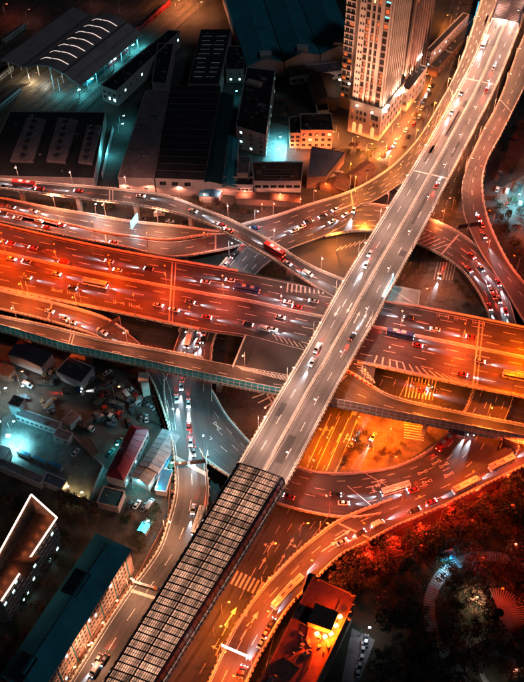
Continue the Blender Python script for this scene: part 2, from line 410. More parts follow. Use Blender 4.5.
d1 = Road('pale strip road', [(-60,190),(0,198.5),(50,208.5),(90,215),(131,222),(181,227),(216,231.5),(235,232)],
          [(-60,197),(0,209),(50,220),(105,232.5),(131,236),(168,240),(201,235.5),(232,234)], [(0,8),(.6,8),(1,6)], 'pale two-lane strip between the curved ramp and the red-lit expressway', deck=M_asph_pale)
d2 = Road('inner slip road', [(-60,198),(0,210.5),(50,221.5),(105,234),(131,237.5),(168,241.5),(201,237),(225,232),(245,226)],
          [(-60,209),(0,222),(65,236),(100,242.5),(131,248.5),(156,254.5),(180,257),(216,251),(246,244)], [(0,8),(.6,8),(1,6.05)], 'curved slip road squeezed along the upper edge of the red-lit expressway', lift=.05, parL=[])
dw = Road('link ramp', [(490,-30),(482,0),(465.5,50),(452,82),(440.5,103),(425.5,130),(412,150),(393,168.5),(362,187),(337,197),(307,206),(277,216),(248,223.5),(238,227)],
          [(508,-30),(497,0),(486,28),(472,62),(459,86),(432,135),(411,171),(393,187),(372,201),(356,205),(350,222),(322,237),(299.5,245),(287,250),(270,258),(247,248)],
          [(0,19),(.25,19),(.56,8),(.66,6.1),(1,6.1)], 'orange-lit link ramp leaving the top viaduct beside the tower and widening to many lanes', lift=.03, parR=[(.36,.6)])
# the lower elevated ring
ring_s = Road('ring road south', [(206,385),(213,393),(226,415.5),(238.5,430.5),(250,443),(270,457),(298,468),(324.5,474),(362,473),(393,468),(418,458),(443,440.5),(449,434),(466,410)],
              [(196,440),(206,460),(228.5,475.5),(255,494),(279.5,504),(309.5,512),(344.5,517),(385,512),(424,497),(455,486),(486,470),(499,445),(504,425),(510,410)], ZR,
              'lower ring road deck curving under the top viaduct past the bright orange plaza', parL=[(0.03,1)], parR=[(.04,.5)])
ring_e = Road('ring road east', [(452,430),(466,410),(473,392),(482,370),(488,345),(490,320),(484,302),(475.5,287),(465,273),(452,262),(435.5,252),(417,243.5),(395,235),(372,231),(350,231.5),(325,236)],
              [(500,432),(510,410),(516,390),(520,360),(518,330),(510,300),(503,280),(495,265),(475.5,246),(458,233),(445,226),(430.5,220),(405,211),(380,206),(358,205),(335,212)],
              ZR, 'multi-lane curved ring road diving under the right end of the expressway', lift=.06, parR=[(.55,1)])
ring_w = Road('ring road west', [(262,215),(243,242),(223,264),(200,295),(182,326),(172,352),(166,372),(165,393),(171,430),(175.5,463),(176,493),(168.5,524),(158,553),(131,590),(110,621),(90,653),(72,682),(60,702)],
              [(292,243),(271,261),(258,272),(235,303),(216,334),(211,358),(213,393),(212,425),(206,460),(207,475),(208,495),(203,524),(190,550),(163,592),(141,625),(122,655),(105,682),(92,702)],
              ZR, 'cool-lit road passing below the expressway then curving down beside the covered viaduct', lift=.09, parL=[(.14,.34),(.46,1)], parR=[(.14,.38),(.565,1)])
f0 = Road('exit ramp', [(-60,278),(0,291),(62.5,306),(100,317),(120,328),(137,341),(153,358),(164,374),(171,393),(176,430)],
          [(-60,297),(0,309),(50,321),(92,334),(118,348),(136,360),(147,371),(157,390),(167,420),(172,440)], [(0,11),(.35,11),(.75,6.1),(1,6.1)],
          'exit ramp dropping between the expressway and the sound-barrier viaduct', lift=.12, parL=[(0,.62)])
j = Road('orange sweeping road', [(195,715),(210,682),(229,641),(242,618),(262,590),(277,574),(299.5,551.5),(324.5,531.5),(334.5,524),(357,513),(400,497),(450,476),(480,460),(508,446),(540,432),(600,410)],
         [(228,715),(246,682),(255.5,661.5),(267,641),(285,611),(300,594),(312,583),(324.5,569),(344.5,551.5),(362,544),(393,527),(443,505.5),(493,480.5),(524,465.5),(560,450),(620,425)],
         ZR, 'orange-lit road sweeping up from the bottom edge to the right edge beside the dark park', lift=.12, parL=[(0,.52),(.82,1)])
h2 = Road('narrow right-hand viaduct', [(560,-30),(540,5),(522,42),(500.5,99),(484,131),(470,160),(462.5,180),(461.5,197),(464,216),(471,234),(482,255),(494,272),(507,293),(524,322),(545,350)],
          [(578,-10),(556,25),(538,60),(510.5,115),(500,136),(487,160),(482,181),(484,206),(490,226),(500.5,248.5),(510,266),(524,284),(545,306),(565,330),(580,345)],
          [(0,15),(.4,15),(.75,7),(1,6.15)], 'narrow two-lane viaduct curving down the right side beside the top viaduct', lift=.09, parL=[(0,.66)])
# gore deck under the top viaduct joining expressway and sound-barrier viaduct
gr = root('merge_deck', 'dark merge deck between the expressway and the sound-barrier viaduct under the top viaduct', 'elevated road', U(300,360,0))
mb = MB(); mb.prism([U(x,y,ZB) for x,y in [(246,335),(233,366),(290,378),(348,374),(372,390),(376,364),(320,352)]], ZB-1.2, ZB-.02); part(mb, 'deck', M_asph, gr)
mb = MB(); a, b = U(245.5,336,ZB), U(232.5,368,ZB); mb.bar(a+Vector((0,0,.4)), b+Vector((0,0,.4)), .5, 1.1); part(mb, 'parapet', M_conc, gr)
pm = MB()
def strip(mb, p, q, w, z):
    p, q = Vector((p.x, p.y, z)), Vector((q.x, q.y, z)); d = (q-p).normalized(); n = Vector((-d.y, d.x, 0))*w/2
    mb.add([p-n, p+n, q+n, q-n], [(0,3,2,1)])
def pstrip(mb, a, b, w=.3, z=0.07): strip(mb, U(*a, z), U(*b, z), w, z)
for k in range(14):                                        # zebra between lower carriageway and sound-barrier viaduct, left of the top viaduct
    f = k/13; pstrip(pm, (238+f*48, 366.5+f*9), (244+f*48, 370.5+f*11.5), .55, ZB+.055)
pstrip(pm, (236,365.5), (290,375.5), .3, ZB+.055); pstrip(pm, (241,369.5), (296,382.5), .3, ZB+.055)
for k in range(5):                                         # chevrons east of the top viaduct
    cx, cy = 353.5+k*3.2, 362+k*3.4
    pstrip(pm, (cx,cy+1.5), (cx+9-k*.6,cy+3.6), .55, ZB+.055); pstrip(pm, (cx+9-k*.6,cy+3.6), (cx+8.5,cy+11.5-k), .55, ZB+.055)
o = part(pm, 'lane_marking', M_paint, gr); o['kind'] = 'stuff'
# pale ramp end right of the top viaduct
pe = root('ramp_end', 'pale unused ramp stub beside the top viaduct above the expressway', 'elevated road', U(404,298,0))
mb = MB(); P = [U(x,y,ZB+.4) for x,y in [(384,285),(420,292),(418,306.5),(378,301)]]; mb.prism(P, ZB-1.4, ZB+.4); part(mb, 'deck', mat('pale_concrete',(0.4,0.36,0.31),.85,var=.15), pe)
for a, b in ((0,1),(1,2),(2,3)):
    mb = MB(); mb.bar(P[a]+Vector((0,0,.5)), P[b]+Vector((0,0,.5)), .4, 1.0); part(mb, 'parapet', M_conc, pe)
mb = MB(); mb.bar(P[0]+Vector((0,0,.2)), P[2]+Vector((0,0,.2)), .8, .3); part(mb, 'diagonal_beam', M_conc, pe)

# ---- painted lines
def lanes(r, us, on=5, off=8, w=.26, a=0, b=1, edges=(.03,.97)):
    for k, u in enumerate(us): r.dash(u, a, b, on, off, w, shift=(k*3.1) % 7)
    for e in edges: r.line(e, a, b)
top.dash(.125*1.9, on=5, off=9); top.dash(.76, on=5, off=9)
for u in (.03,.455,.545,.97): top.line(u, w=.3)
top.barrier(.487, w=.4); top.barrier(.513, w=.4)
for m in (60,): pass
def on(r, px, py): return r.near(px, py)
for px, py, k in ((337,312,1),(348,311,1)): m, u = on(top, px, py); top.arrow(m, u, 1, 7)
for px, py in ((358,315),(364,318),(369,322)): m, u = on(top, px, py); top.arrow(m, u, -1, 8)
for px, py in ((481,80),(429,176)): m, u = on(top, px, py); top.cross(m, w=1.0)
exp.barrier(.443, w=.7, h=1.0)
for u in (.03,.425,.462,.97): exp.line(u)
lanes(exp, (.13,.23,.33,.55,.65,.76,.87), on=5.5, off=8, w=.3, edges=())
for x in (172,478,-20,): 
    m, u = on(exp, x, 290 if x < 300 else 345); exp.cross(m, w=.7, skew=-3); exp.cross(m+1.6, w=.5, skew=-3)
for k in range(14):                                        # zebra by the joining ramp
    a = (297+k*2.9, 281.5+k*.4); pstrip(exp.paint, a, (a[0]+6.5-k*.2, a[1]+5.8-k*.25), .6, ZB+.03) if 0 else None
mz, uz = on(exp, 290, 283)
exp.zebra((((mz, .03), (mz+24, .03)), ((mz-3, .19), (mz+22, .06))), 12, .7)
m2, u2 = on(exp, 378, 366); exp.zebra((((m2, .965), (m2+52, .965)), ((m2-3, .84), (m2+40, .93))), 15, .7)
m3, _ = on(exp, 270, 335); exp.zebra((((m3, .84), (m3+22, .93)), ((m3, .93), (m3+22, .965))), 9, .6)
for px, py in ((443,316),(460,319),(478,323),(60,290),(75,293),(118,303),(134,306)):
    m, u = on(exp, px, py); exp.arrow(m, u, 1, 4.5, .3, 's'); [exp.cross(m+k*.8, u-.028, u+.028, .28, paint=True) for k in (-3.6,-2.4,2.6)]
lanes(sbr, (.5,), on=4, off=8); m,u = on(sbr, 68, 335); sbr.cross(m, w=.5); sbr.cross(m+1.4, w=.5)
m, u = on(sbr, 350, 388)
sbr.zebra((((m-14,.1),(m-1,.1)),((m-14,.48),(m-3,.3))), 5, .6)
lanes(nwr, (.5,), on=4, off=8); m,u = on(nwr, 110, 196); nwr.cross(m, w=.5); nwr.cross(m+1.6, w=.5)
lanes(d1, (.5,), on=4, off=9); lanes(d2, (.5,), on=4, off=8, edges=(.05,.95)); d2.cross(on(d2, 214, 242)[0], w=.8); d2.cross(on(d2, 103, 238)[0], w=.5)
lanes(f0, (.5,), on=4, off=8); f0.cross(on(f0, 53, 312)[0], w=.8)
lanes(dw, (.33,.66), a=0, b=.45, on=4, off=7); lanes(dw, (.17,.33,.5,.67,.83), a=.52, b=1, on=3.6, off=6.5, edges=(.02,.98)); dw.cross(on(dw, 350, 197)[0], w=1.2)
dw.cross(on(dw, 455, 100)[0], w=.6)
lanes(ring_s, (.22,.42,.62), a=0, b=.45, on=4, off=6); lanes(ring_s, (.18,.36,.54,.72), a=.5, b=.95, on=3.5, off=7, edges=(.02,))
lanes(ring_e, (.2,.4,.6,.8), on=4, off=6.5, w=.26); ring_e.cross(on(ring_e, 447, 243)[0], w=.9)
lanes(ring_w, (.2,.4,.6,.8), a=.05, b=.45, on=4, off=6); lanes(ring_w, (.5,), a=.47, b=1, on=5, off=7, edges=(.06,)); ring_w.line(.94, .565, 1); ring_w.cross(on(ring_w, 190, 466)[0], w=2.2); ring_w.cross(on(ring_w, 150, 592)[0], w=1.2)
lanes(j, (.33,.66), a=0, b=.5, on=4.5, off=7); lanes(j, (.33,.66), a=.5, b=1, on=4.5, off=7, edges=(.97,))
for px, py in ((230,620),(253,619),(246,632)): m, u = on(j, px, py); j.arrow(m, u, 1, 8, .55)
for px, py in ((235,625),(243,617),(343,535),(352,541),(330,545)): m, u = on(j, px, py); j.arrow(m, u, 1, 8, .5)
j.cross(on(j, 352, 530)[0], w=.8)
lanes(h2, (.5,), on=3.5, off=6); h2.cross(on(h2, 503, 102)[0], w=.7)
for px, py in ((422,474),(437,461),(443,468),(449,474),(430,488),(428,480),(409,500),(452,481)): m, u = on(ring_s, px, py); ring_s.xmark(m, u)
for px, py in ((380,479),(371,489)): m, u = on(ring_s, px, py); ring_s.arrow(m, u, 1, 6, .4, 'r')
for px, py in ((206,412),(198,425),(219,426),(211,436)): m, u = on(ring_s, px, py); ring_s.xmark(m, u, 1.6, 4)
m, _ = on(ring_s, 388, 485); ring_s.cross(m, .02, .5, .35, paint=True); m, _ = on(ring_s, 357, 498); ring_s.cross(m, .3, .95, .35, paint=True)
m, _ = on(ring_e, 430, 230); ring_e.zebra((((m-8,.05),(m+8,.05)),((m-14,.5),(m+2,.5))), 6, .35)
for px, py, k in ((325,428,'l'),(331,431,'l'),(339,434,'s'),(346,437,'r'),(219,646,'l'),(225,627,'s'),(235,628,'s'),(262,560,'s'),(271,548,'l'),(281,556,'s'),(291,545,'r')):
    r = ave if px > 240 else ave2; m, u = on(r, px, py); ave.arrow(*on(ave, px, py), 1, 5.5, .4, k)
gm = MB()
for k in range(8): pstrip(gm, (238+k*4.2, 571+k*1.8), (231+k*4.2, 584+k*1.8), .85, .06)      # zebra crossings on the surface roads
for k in range(9): pstrip(gm, (342+k*4.6, 246-k*1.3), (336+k*4.6, 251-k*1.3), .55, .06)
for k in range(9): pstrip(gm, (409+k*3.4, 377+k*.4), (405+k*3.4, 397+k*.4), .5, .065)
for k in range(10): pstrip(gm, (404, 414+k*2.6), (424, 417+k*2.6), .5, .065)
for k in range(7): pstrip(gm, (438+k*3, 262), (434+k*3, 280), .5, .065)
for k in range(4):
    a = 252+k*6; pstrip(gm, (a, 398+k*5), (a+14, 393+k*3), .6, .06); pstrip(gm, (a+14, 393+k*3), (a+20, 402+k*3), .6, .06)
for a_, b_ in (((322,412),(298,464)),((331,414),(307,467)),((340,416),(316,469)),((349,418),(326,471)),((357,420),(336,472))): pstrip(gm, a_, b_, .32, .07)
o = part(gm, 'crossing_marking', M_paint, None); o['kind'] = 'stuff'; o.parent = ave.obj
for r in ROADS+[ave, ave2, side_st, cross_e]: r.finish()

# ------------------------------------------------------------------ street lamps
def pix(p):
    x, y, z = p[0], p[1], p[2]-CAM_H; d = y*CT-z*ST; v = y*ST+z*CT
    return 262+FPX*x/d, 341-FPX*v/d
def emis(name, col, s):
    return mat(name, (0.02,0.02,0.02), .5, emit=col, es=s)
LAMP_MESH = {}
def lamp_parts(style, h, glow):
    key = (style, h, glow.name)
    if key in LAMP_MESH: return LAMP_MESH[key]
    res = []
    mb = MB(); mb.tube((0,0,0), (0,0,.5), .22, .2, 8); mb.tube((0,0,.5), (0,0,h), .13, .08, 6); res.append(('pole', mb.mesh('lamp_pole', M_pole), None))
    for sx in ((1,) if style == 'single' else (1, -1)):
        mb = MB(); mb.tube((0,0,h-.1), (sx*1.1,0,h+.35), .06, .05, 5); mb.tube((sx*1.1,0,h+.35), (sx*2.3,0,h+.45), .05, .05, 5)
        res.append(('arm', mb.mesh('lamp_arm', M_pole), sx))
        mb = MB(); x = sx*2.5
        mb.loft([[(x-sx*.2,-.16,h+.36),(x-sx*.2,.16,h+.36),(x-sx*.2,.12,h+.52),(x-sx*.2,-.12,h+.52)],[(x+sx*.6,-.18,h+.36),(x+sx*.6,.18,h+.36),(x+sx*.6,.08,h+.46),(x+sx*.6,-.08,h+.46)]])
        head = mb.mesh('lamp_head', M_pole)
        mb = MB(); mb.loft([[(x-sx*.15,-.27,h+.34),(x-sx*.15,.27,h+.34),(x+sx*.7,.27,h+.34),(x+sx*.7,-.27,h+.34)],[(x,-.14,h+.2),(x,.14,h+.2),(x+sx*.5,.14,h+.2),(x+sx*.5,-.14,h+.2)]])
        res.append(('lamp_head', head, (mb.mesh('lens', glow), sx)))
    LAMP_MESH[key] = res; return res
LIGHTS = {}
def bulb(parent, loc, col, watt, rad=.25, spot=152, blend=.3):
    key = (tuple(round(c, 3) for c in col), round(watt, -1), spot, rad)
    if key not in LIGHTS:
        d = bpy.data.lights.new('bulb', 'SPOT' if spot else 'POINT'); d.color = col; d.energy = watt; d.shadow_soft_size = rad
        if spot: d.spot_size = R(spot); d.spot_blend = blend
        LIGHTS[key] = d
    o = bpy.data.objects.new('bulb', LIGHTS[key]); COL.objects.link(o); o.parent = parent; o.location = loc; return o
LAMPS = {}
def lamp(p, ang, style, h, col, watt, where, gs=5):
    t = link('street_lamp', None, None, p, ang); t['category'] = 'street lamp'; t['group'] = 'street lamps along the '+where
    glow = emis('glow_%d_%d_%d' % tuple(int(c*20) for c in col), col, gs)
    for nm, me, extra in lamp_parts(style, h, glow):
        o = link(nm, me, t)
        if nm == 'lamp_head': link('lens', extra[0], o); bulb(t, (extra[1]*2.6, 0, h+.05), col, watt)
    LAMPS.setdefault(where, []).append(t); return t
RED, ORG, AMB, PCH, WHT, TEAL, DRED = (1,.17,.035), (1,.29,.05), (1,.42,.12), (1,.5,.28), (1,.72,.5), (.12,.85,1), (1,.1,.02)
def lamps_on(r, u, spacing, start, col, watt, style='single', h=9.5, where=None, a=0, b=1, flip=False):
    m = a*r.len+start
    while m < b*r.len:
        p = r.at(m, u); x, y = pix(p)
        if -60 < x < 590 and -40 < y < 720 and not any((z_ := o_.inside(p)) is not None and z_ > p.z+3 for o_ in ROADS if o_ is not r):
            d = r.dirn(m); q = (r.at(m, 1)-r.at(m, 0)).normalized(); ang = math.atan2(q.y, q.x)
            if style == 'single' and u > .5: ang += math.pi
            c = col(x, y) if callable(col) else col; w = watt(x, y) if callable(watt) else watt
            e = Vector((p.x, p.y, p.z))
            if style == 'single':
                e = e+(q*(.2 if u > .5 else -.2)); e.z += .98
            else: e.z += .9
            lamp(e, ang, style, h, c, w, where or r.nick)
        m += spacing
def mixc(a, b, t): t = min(max(t, 0), 1); return tuple(round((p+(q-p)*t)*10)/10 if i else 1 for i, (p, q) in enumerate(zip(a, b)))
def lin(x, pts):
    for (a, va), (b, vb) in zip(pts, pts[1:]):
        if x <= b: return va+(vb-va)*max(0, (x-a)/(b-a))
    return pts[-1][1]
def exp_col(x, y): return tuple([1]+[round(lin(x, p), 2) for p in ([(0,.05),(150,.055),(215,.09),(290,.24),(380,.2),(430,.09),(524,.085)], [(0,.003),(150,.005),(215,.03),(290,.2),(380,.12),(430,.01),(524,.0)])])
LEV = 1.0; mS0, _ = top.near(261, 477)
lamps_on(exp, .443, 27, 9, exp_col, lambda x, y: round(lin(x, [(0,6400),(150,6000),(240,2600),(290,1700),(400,2300),(450,7600),(524,10500)]), -2), 'double', where='expressway median')
lamps_on(exp, 1.0, 27, 20, exp_col, lambda x, y: round(lin(x, [(0,5200),(150,5400),(240,2000),(400,2200),(450,7500),(524,15000)]), -2), where='lower edge of the expressway', b=.42)
lamps_on(exp, 1.0, 27, 8, exp_col, lambda x, y: round(lin(x, [(400,2300),(450,7000),(524,10500)]), -2), where='right lower edge of the expressway', a=.68)
lamps_on(top, 0.0, 27, 12, (1,.54,.4), 4600, where='left edge of the top viaduct', b=mS0/top.len)
lamps_on(top, 1.0, 27, 24, (1,.49,.36), 2800, where='right edge of the top viaduct', b=mS0/top.len)
lamps_on(sbr, 0.0, 26, 12, lambda x, y: (1,.3,.15) if x < 330 else (1,.17,.02), lambda x, y: 3200 if x < 330 else 6000, where='sound-barrier viaduct')
lamps_on(nwr, 0.0, 28, 14, (1,.45,.33), 3600, where='curved ramp')
lamps_on(d1, 0.0, 27, 10, (1,.36,.2), 5600, where='pale strip road')
lamps_on(d2, 1.0, 28, 30, (1,.11,.02), 3600, where='inner slip road')
lamps_on(f0, 0.0, 26, 16, (1,.15,.02), 5600, where='exit ramp', b=.6)
lamps_on(dw, 0.0, 24, 12, lambda x, y: (1,.36,.16) if y < 110 else (1,.25,.05) if x > 320 else (1,.2,.1), lambda x, y: 5600 if x > 320 else 2600, where='link ramp')
lamps_on(dw, 1.0, 30, 4, (1,.22,.03), 3400, where='inner edge of the link ramp', a=.5, b=.9)
lamps_on(ring_e, 1.0, 28, 10, (1,.14,.06), 2600, where='ring road east', a=.5)
lamps_on(ring_s, 1.0, 26, 8, lambda x, y: (.3,.85,1) if x < 262 else (1,.13,.06), lambda x, y: 3600 if x < 262 else 1900, where='ring road south', b=.6)
lamps_on(ring_s, 0.0, 34, 14, (1,.13,.04), 2200, where='inner edge of the south ring', a=.35)
lamps_on(ring_w, 0.0, 25, 8, lambda x, y: (.7,.9,1) if y < 375 else (.25,.85,1) if y < 455 else (1,.42,.22), lambda x, y: 1500 if y < 375 else 4600, where='cool-lit west road')
lamps_on(h2, 0.0, 27, 12, (1,.36,.18), 4400, where='narrow right-hand viaduct', b=.7)
lamps_on(h2, 1.0, 30, 170, (1,.09,.03), 3000, where='right edge of the narrow viaduct')
lamps_on(j, 1.0, 25, 10, lambda x, y: (1,.08,.01) if x > 330 else (1,.12,.015), lambda x, y: 7500 if x < 440 else 9000, where='orange sweeping road')
lamps_on(j, 0.0, 30, 18, (1,.13,.02), 5600, where='inner edge of the orange sweeping road', b=.48)
# surface-level lamps
def gl(px, py, ang, col, watt, where, h=8.5, style='single', gs=5):
    if any((z_ := o_.inside(U(px, py, 0))) is not None and z_ < 14 for o_ in ROADS): return None
    col = (1, round(col[1]**1.35, 3), round(col[2]**1.3, 3)) if col[0] == 1 and col[1] < .7 else col
    return lamp(U(px, py, 0.05), R(ang), style, h, col, watt, where, gs)
for i, (px, py, w) in enumerate(((318,415,7200),(352,432,6800),(386,446,7500),(410,420,7500),(330,455,6000),(432,400,4800),(405,385,5200),(372,458,5200),(300,440,5200))): gl(px, py, 30*i, (1,.215,.003), w*1.4, 'bright orange plaza')
for i, (px, py, w) in enumerate(((365,240,8000),(336,250,3600),(388,262,2600))): gl(px, py, 100, (1,.34,.06), w, 'crossing below the link ramp')
for px, py, w in ((222,614,3300),(214,638,1800),(268,556,220),(300,536,260)): gl(px, py, 10, (1,.27,.03), w, 'surface avenue bottom')
for px, py, w in ((250,405,1800),(275,385,1600),(262,425,1300)): gl(px, py, 60, (1,.3,.1), w, 'avenue left of the top viaduct')
for px, py, w in ((440,232,1500),(452,210,1700),(441,285,1300),(466,150,1300),(500,200,1100),(430,300,800)): gl(px, py, 200, (1,.3,.1), w, 'surface roads right of the top viaduct')
for px, py, w in ((402,137,3000),(418,112,2600),(430,84,2200),(441,55,1700),(450,25,1300),(386,152,3400),(372,160,3000)): gl(px, py, 190, (1,.34,.07), w*2.0, 'street beside the tower', 7)
for px, py, w, c in ((350,170,2600,(1,.33,.06)),(325,190,1500,(1,.28,.06)),(300,205,1200,(1,.3,.12)),(262,210,1200,(1,.32,.16)),(205,200,900,(1,.4,.25)),(150,193,1200,(1,.45,.3)),(125,192,1200,(1,.45,.3)),(180,193,1200,(1,.45,.3)),(222,197,1200,(1,.42,.28)),(245,197,1600,(1,.42,.28)),(280,200,1800,(1,.38,.2)),(232,165,1400,(1,.55,.5))): gl(px, py, 270, c, w, 'lane in front of the sheds, added as fill light', 6)  # street-level fill lamps added to light the building fronts
lamp(U(97,219,8), R(90), 'single', 7, (.5,.9,1), 1200, 'pale strip road, white one', 30)

# ------------------------------------------------------------------ vehicles
CARP = dict(white=(.7,.7,.7), black=(.02,.02,.022), silver=(.42,.43,.45), red=(.4,.02,.02), blue=(.03,.08,.25), grey=(.14,.145,.15), yellow=(.6,.35,.03), teal=(.03,.25,.25), green=(.03,.16,.08))
M_glass = mat('car_glass', (.015,.018,.022), .08, spec=.7, var=.05, local=True)
M_tyre = mat('tyre_rubber', (.02,.02,.02), .9, var=.1, local=True)
M_head = emis('headlight_glow', (.85,.93,1), 14); M_tail = emis('taillight_glow', (1,.03,.01), 9)
M_headoff = mat('headlight_glass', (.5,.5,.5), .15, local=True); M_tailoff = mat('taillight_glass', (.3,.01,.01), .2, local=True)
def paint(c): return mat('car_paint_'+c, CARP[c], .3, .15, var=.06, local=True, spec=.6)
def ring8(x, hw, z0, z1, ch=.12):
    return [(x,-hw+ch,z0),(x,hw-ch,z0),(x,hw,z0+ch),(x,hw,z1-ch),(x,hw-ch*1.3,z1),(x,-hw+ch*1.3,z1),(x,-hw,z1-ch),(x,-hw,z0+ch)]
PROTO = {}
def wheels(xs, hw, r, out):
    mb = MB(); mb.tube((0,-.12,0), (0,.12,0), r, r, 12); me = mb.mesh('wheel', M_tyre)
    for x in xs:
        for s in (-1, 1): out.append(('wheel', me, (x, s*(hw-.1), r)))
def vehicle_parts(kind, colr, lit):
    key = (kind, colr, lit)
    if key in PROTO: return PROTO[key]
    P = paint(colr); out = []; hm, tm = (M_head, M_tail) if lit else (M_headoff, M_tailoff)
    if kind in ('car', 'taxi', 'van'):
        L, hw, tall = (4.5, .9, 1.45) if kind != 'van' else (5.2, .98, 2.1)
        b = MB()
        if kind == 'van':
            b.loft([ring8(-2.6,.88,.35,1.9),ring8(-2.5,.96,.28,2.05),ring8(1.1,.98,.28,2.1),ring8(1.75,.97,.28,1.35),ring8(2.5,.92,.3,1.05),ring8(2.62,.8,.4,.9)])
            out.append(('body', b.mesh('van_body', P, True), (0,0,0)))
            w = MB(); w.add([(1.14,-.86,2.0),(1.14,.86,2.0),(1.76,.9,1.4),(1.76,-.9,1.4)], [(0,3,2,1)]); out.append(('windscreen', w.mesh('windscreen', M_glass), (.04,0,.04)))
            w = MB()
            for s in (-1, 1): w.add([(-2.2,s*.99,1.35),(1.0,s*.995,1.35),(.9,s*.985,1.85),(-2.2,s*.975,1.85)], [(0,1,2,3)])
            out.append(('side_window', w.mesh('side_window', M_glass), (0,0,0)))
        else:
            b.loft([ring8(-2.24,.72,.42,.82),ring8(-2.12,.85,.3,.95),ring8(-1.2,.9,.24,1.0),ring8(1.0,.9,.24,.96),ring8(1.9,.85,.26,.82),ring8(2.2,.7,.36,.68)])
            out.append(('body', b.mesh('car_body', P, True), (0,0,0)))
            c = MB(); c.loft([[(-1.85,-.72,.93),(-1.85,.72,.93),(-1.85,.7,.96),(-1.85,-.7,.96)],[(-1.2,-.8,.95),(-1.2,.8,.95),(-1.15,.62,1.4),(-1.15,-.62,1.4)],[(.25,-.8,.94),(.25,.8,.94),(.2,.62,1.43),(.2,-.62,1.43)],[(1.1,-.74,.92),(1.1,.74,.92),(1.1,.7,.95),(1.1,-.7,.95)]])
            out.append(('cabin_glass', c.mesh('cabin_glass', M_glass, False), (0,0,0)))
            c = MB(); c.loft([[(-1.14,-.6,1.40),(-1.14,.6,1.40),(-1.1,.54,1.46),(-1.1,-.54,1.46)],[(.2,-.6,1.42),(.2,.6,1.42),(.15,.54,1.47),(.15,-.54,1.47)]])
            out.append(('roof', c.mesh('car_roof', P), (0,0,0)))
            if kind == 'taxi':
                c = MB(); c.box((-.3,0,1.47), .22, .6, .16); out.append(('taxi_sign', c.mesh('taxi_sign', emis('taxi_sign_glow', (1,.75,.3), 5)), (0,0,0)))
        wheels((-1.4, 1.35), hw, .33, out); xh, zh = (2.15 if kind != 'van' else 2.56), (.66 if kind != 'van' else .8)
        for s in (-1, 1):
            c = MB(); c.box((0,0,0), .22, .36, .16); out.append(('headlight', c.mesh('headlight', hm), (xh-.05, s*.58, zh-.03)))
            c = MB(); c.box((0,0,0), .14, .34, .2); out.append(('taillight', c.mesh('taillight', tm), (-xh-.02, s*.6, zh+.05)))
    elif kind == 'bus':
        b = MB(); b.loft([ring8(-5.9,1.15,.45,2.9),ring8(-5.75,1.26,.35,3.05),ring8(5.7,1.26,.35,3.05),ring8(5.95,1.15,.45,2.8)])
        out.append(('body', b.mesh('bus_body', P, False), (0,0,0)))
        for s in (-1, 1):
            c = MB(); c.box((0,s*1.27,1.5), 10.8, .03, 1.0); out.append(('side_window', c.mesh('side_window', M_glass), (0,0,0)))
            c = MB(); c.box((0,0,0), .14, .4, .25); out.append(('headlight', c.mesh('headlight', hm), (5.95, s*.85, .75))); out.append(('taillight', c.mesh('taillight', tm), (-5.95, s*.85, 1.0)))
        c = MB(); c.box((5.97,0,1.3), .05, 2.2, 1.35); out.append(('windscreen', c.mesh('windscreen', M_glass), (0,0,0)))
        for x in (-2.5, 1.5): c = MB(); c.box((x,0,3.05), 1.9, 1.5, .25); out.append(('roof_unit', c.mesh('roof_unit', mat('roof_unit_grey', (.4,.4,.4), .6, local=True)), (0,0,0)))
        c = MB(); c.box((-.3,0,3.051), 10.6, .25, .03); out.append(('roof_stripe', c.mesh('roof_stripe', M_dark), (0,0,0)))
        wheels((-3.6, 3.6), 1.26, .5, out)
    elif kind == 'truck':
        b = MB(); b.loft([ring8(2.0,1.1,.5,2.4),ring8(3.6,1.12,.45,2.5),ring8(3.95,1.0,.5,1.5)]); out.append(('cab', b.mesh('truck_cab', P, False), (0,0,0)))
        c = MB(); c.add([(3.58,-.95,2.4),(3.58,.95,2.4),(3.9,.92,1.55),(3.9,-.92,1.55)], [(0,3,2,1)]); out.append(('windscreen', c.mesh('windscreen', M_glass), (.05,0,.05)))
        c = MB(); c.box((-1.1,0,.75), 5.9, 2.3, .2)
        for s in (-1, 1): c.box((-1.1,s*1.12,.95), 5.9, .08, .75)
        c.box((-4.0,0,.95), .08, 2.16, .75); c.box((1.8,0,.95), .08, 2.16, .75)
        out.append(('cargo_bed', c.mesh('cargo_bed', mat('truck_bed', (.1,.08,.07), .8, local=True, var=.4, scale=1.5)), (0,0,0)))
        c = MB(); rr = random.Random(3)
        for k in range(14): c.box((-3.6+k*.36+rr.uniform(-.1,.1), rr.uniform(-.6,.6), .95), rr.uniform(.5,1), rr.uniform(.5,1), rr.uniform(.3,.8), rr.uniform(0,3))
        out.append(('load', c.mesh('load', mat('truck_load', (.13,.1,.08), .95, local=True, var=.5, scale=1)), (0,0,0)))
        for s in (-1, 1):
            c = MB(); c.box((0,0,0), .14, .34, .22); out.append(('headlight', c.mesh('headlight', hm), (3.98, s*.8, .7))); out.append(('taillight', c.mesh('taillight', tm), (-4.08, s*.9, .75)))
        wheels((-2.9, -1.7, 2.8), 1.15, .48, out)
    PROTO[key] = out; return out
CARS = {}
HEADSPOT = bpy.data.lights.new('headlamp', 'SPOT'); HEADSPOT.energy = 8500; HEADSPOT.spot_size = R(26); HEADSPOT.spot_blend = .9; HEADSPOT.color = (.8,.9,1); HEADSPOT.shadow_soft_size = .15
TAILPT = bpy.data.lights.new('tail_lamp', 'SPOT'); TAILPT.spot_size = R(40); TAILPT.spot_blend = .9; TAILPT.energy = 1500; TAILPT.color = (1,.03,.01); TAILPT.shadow_soft_size = .2
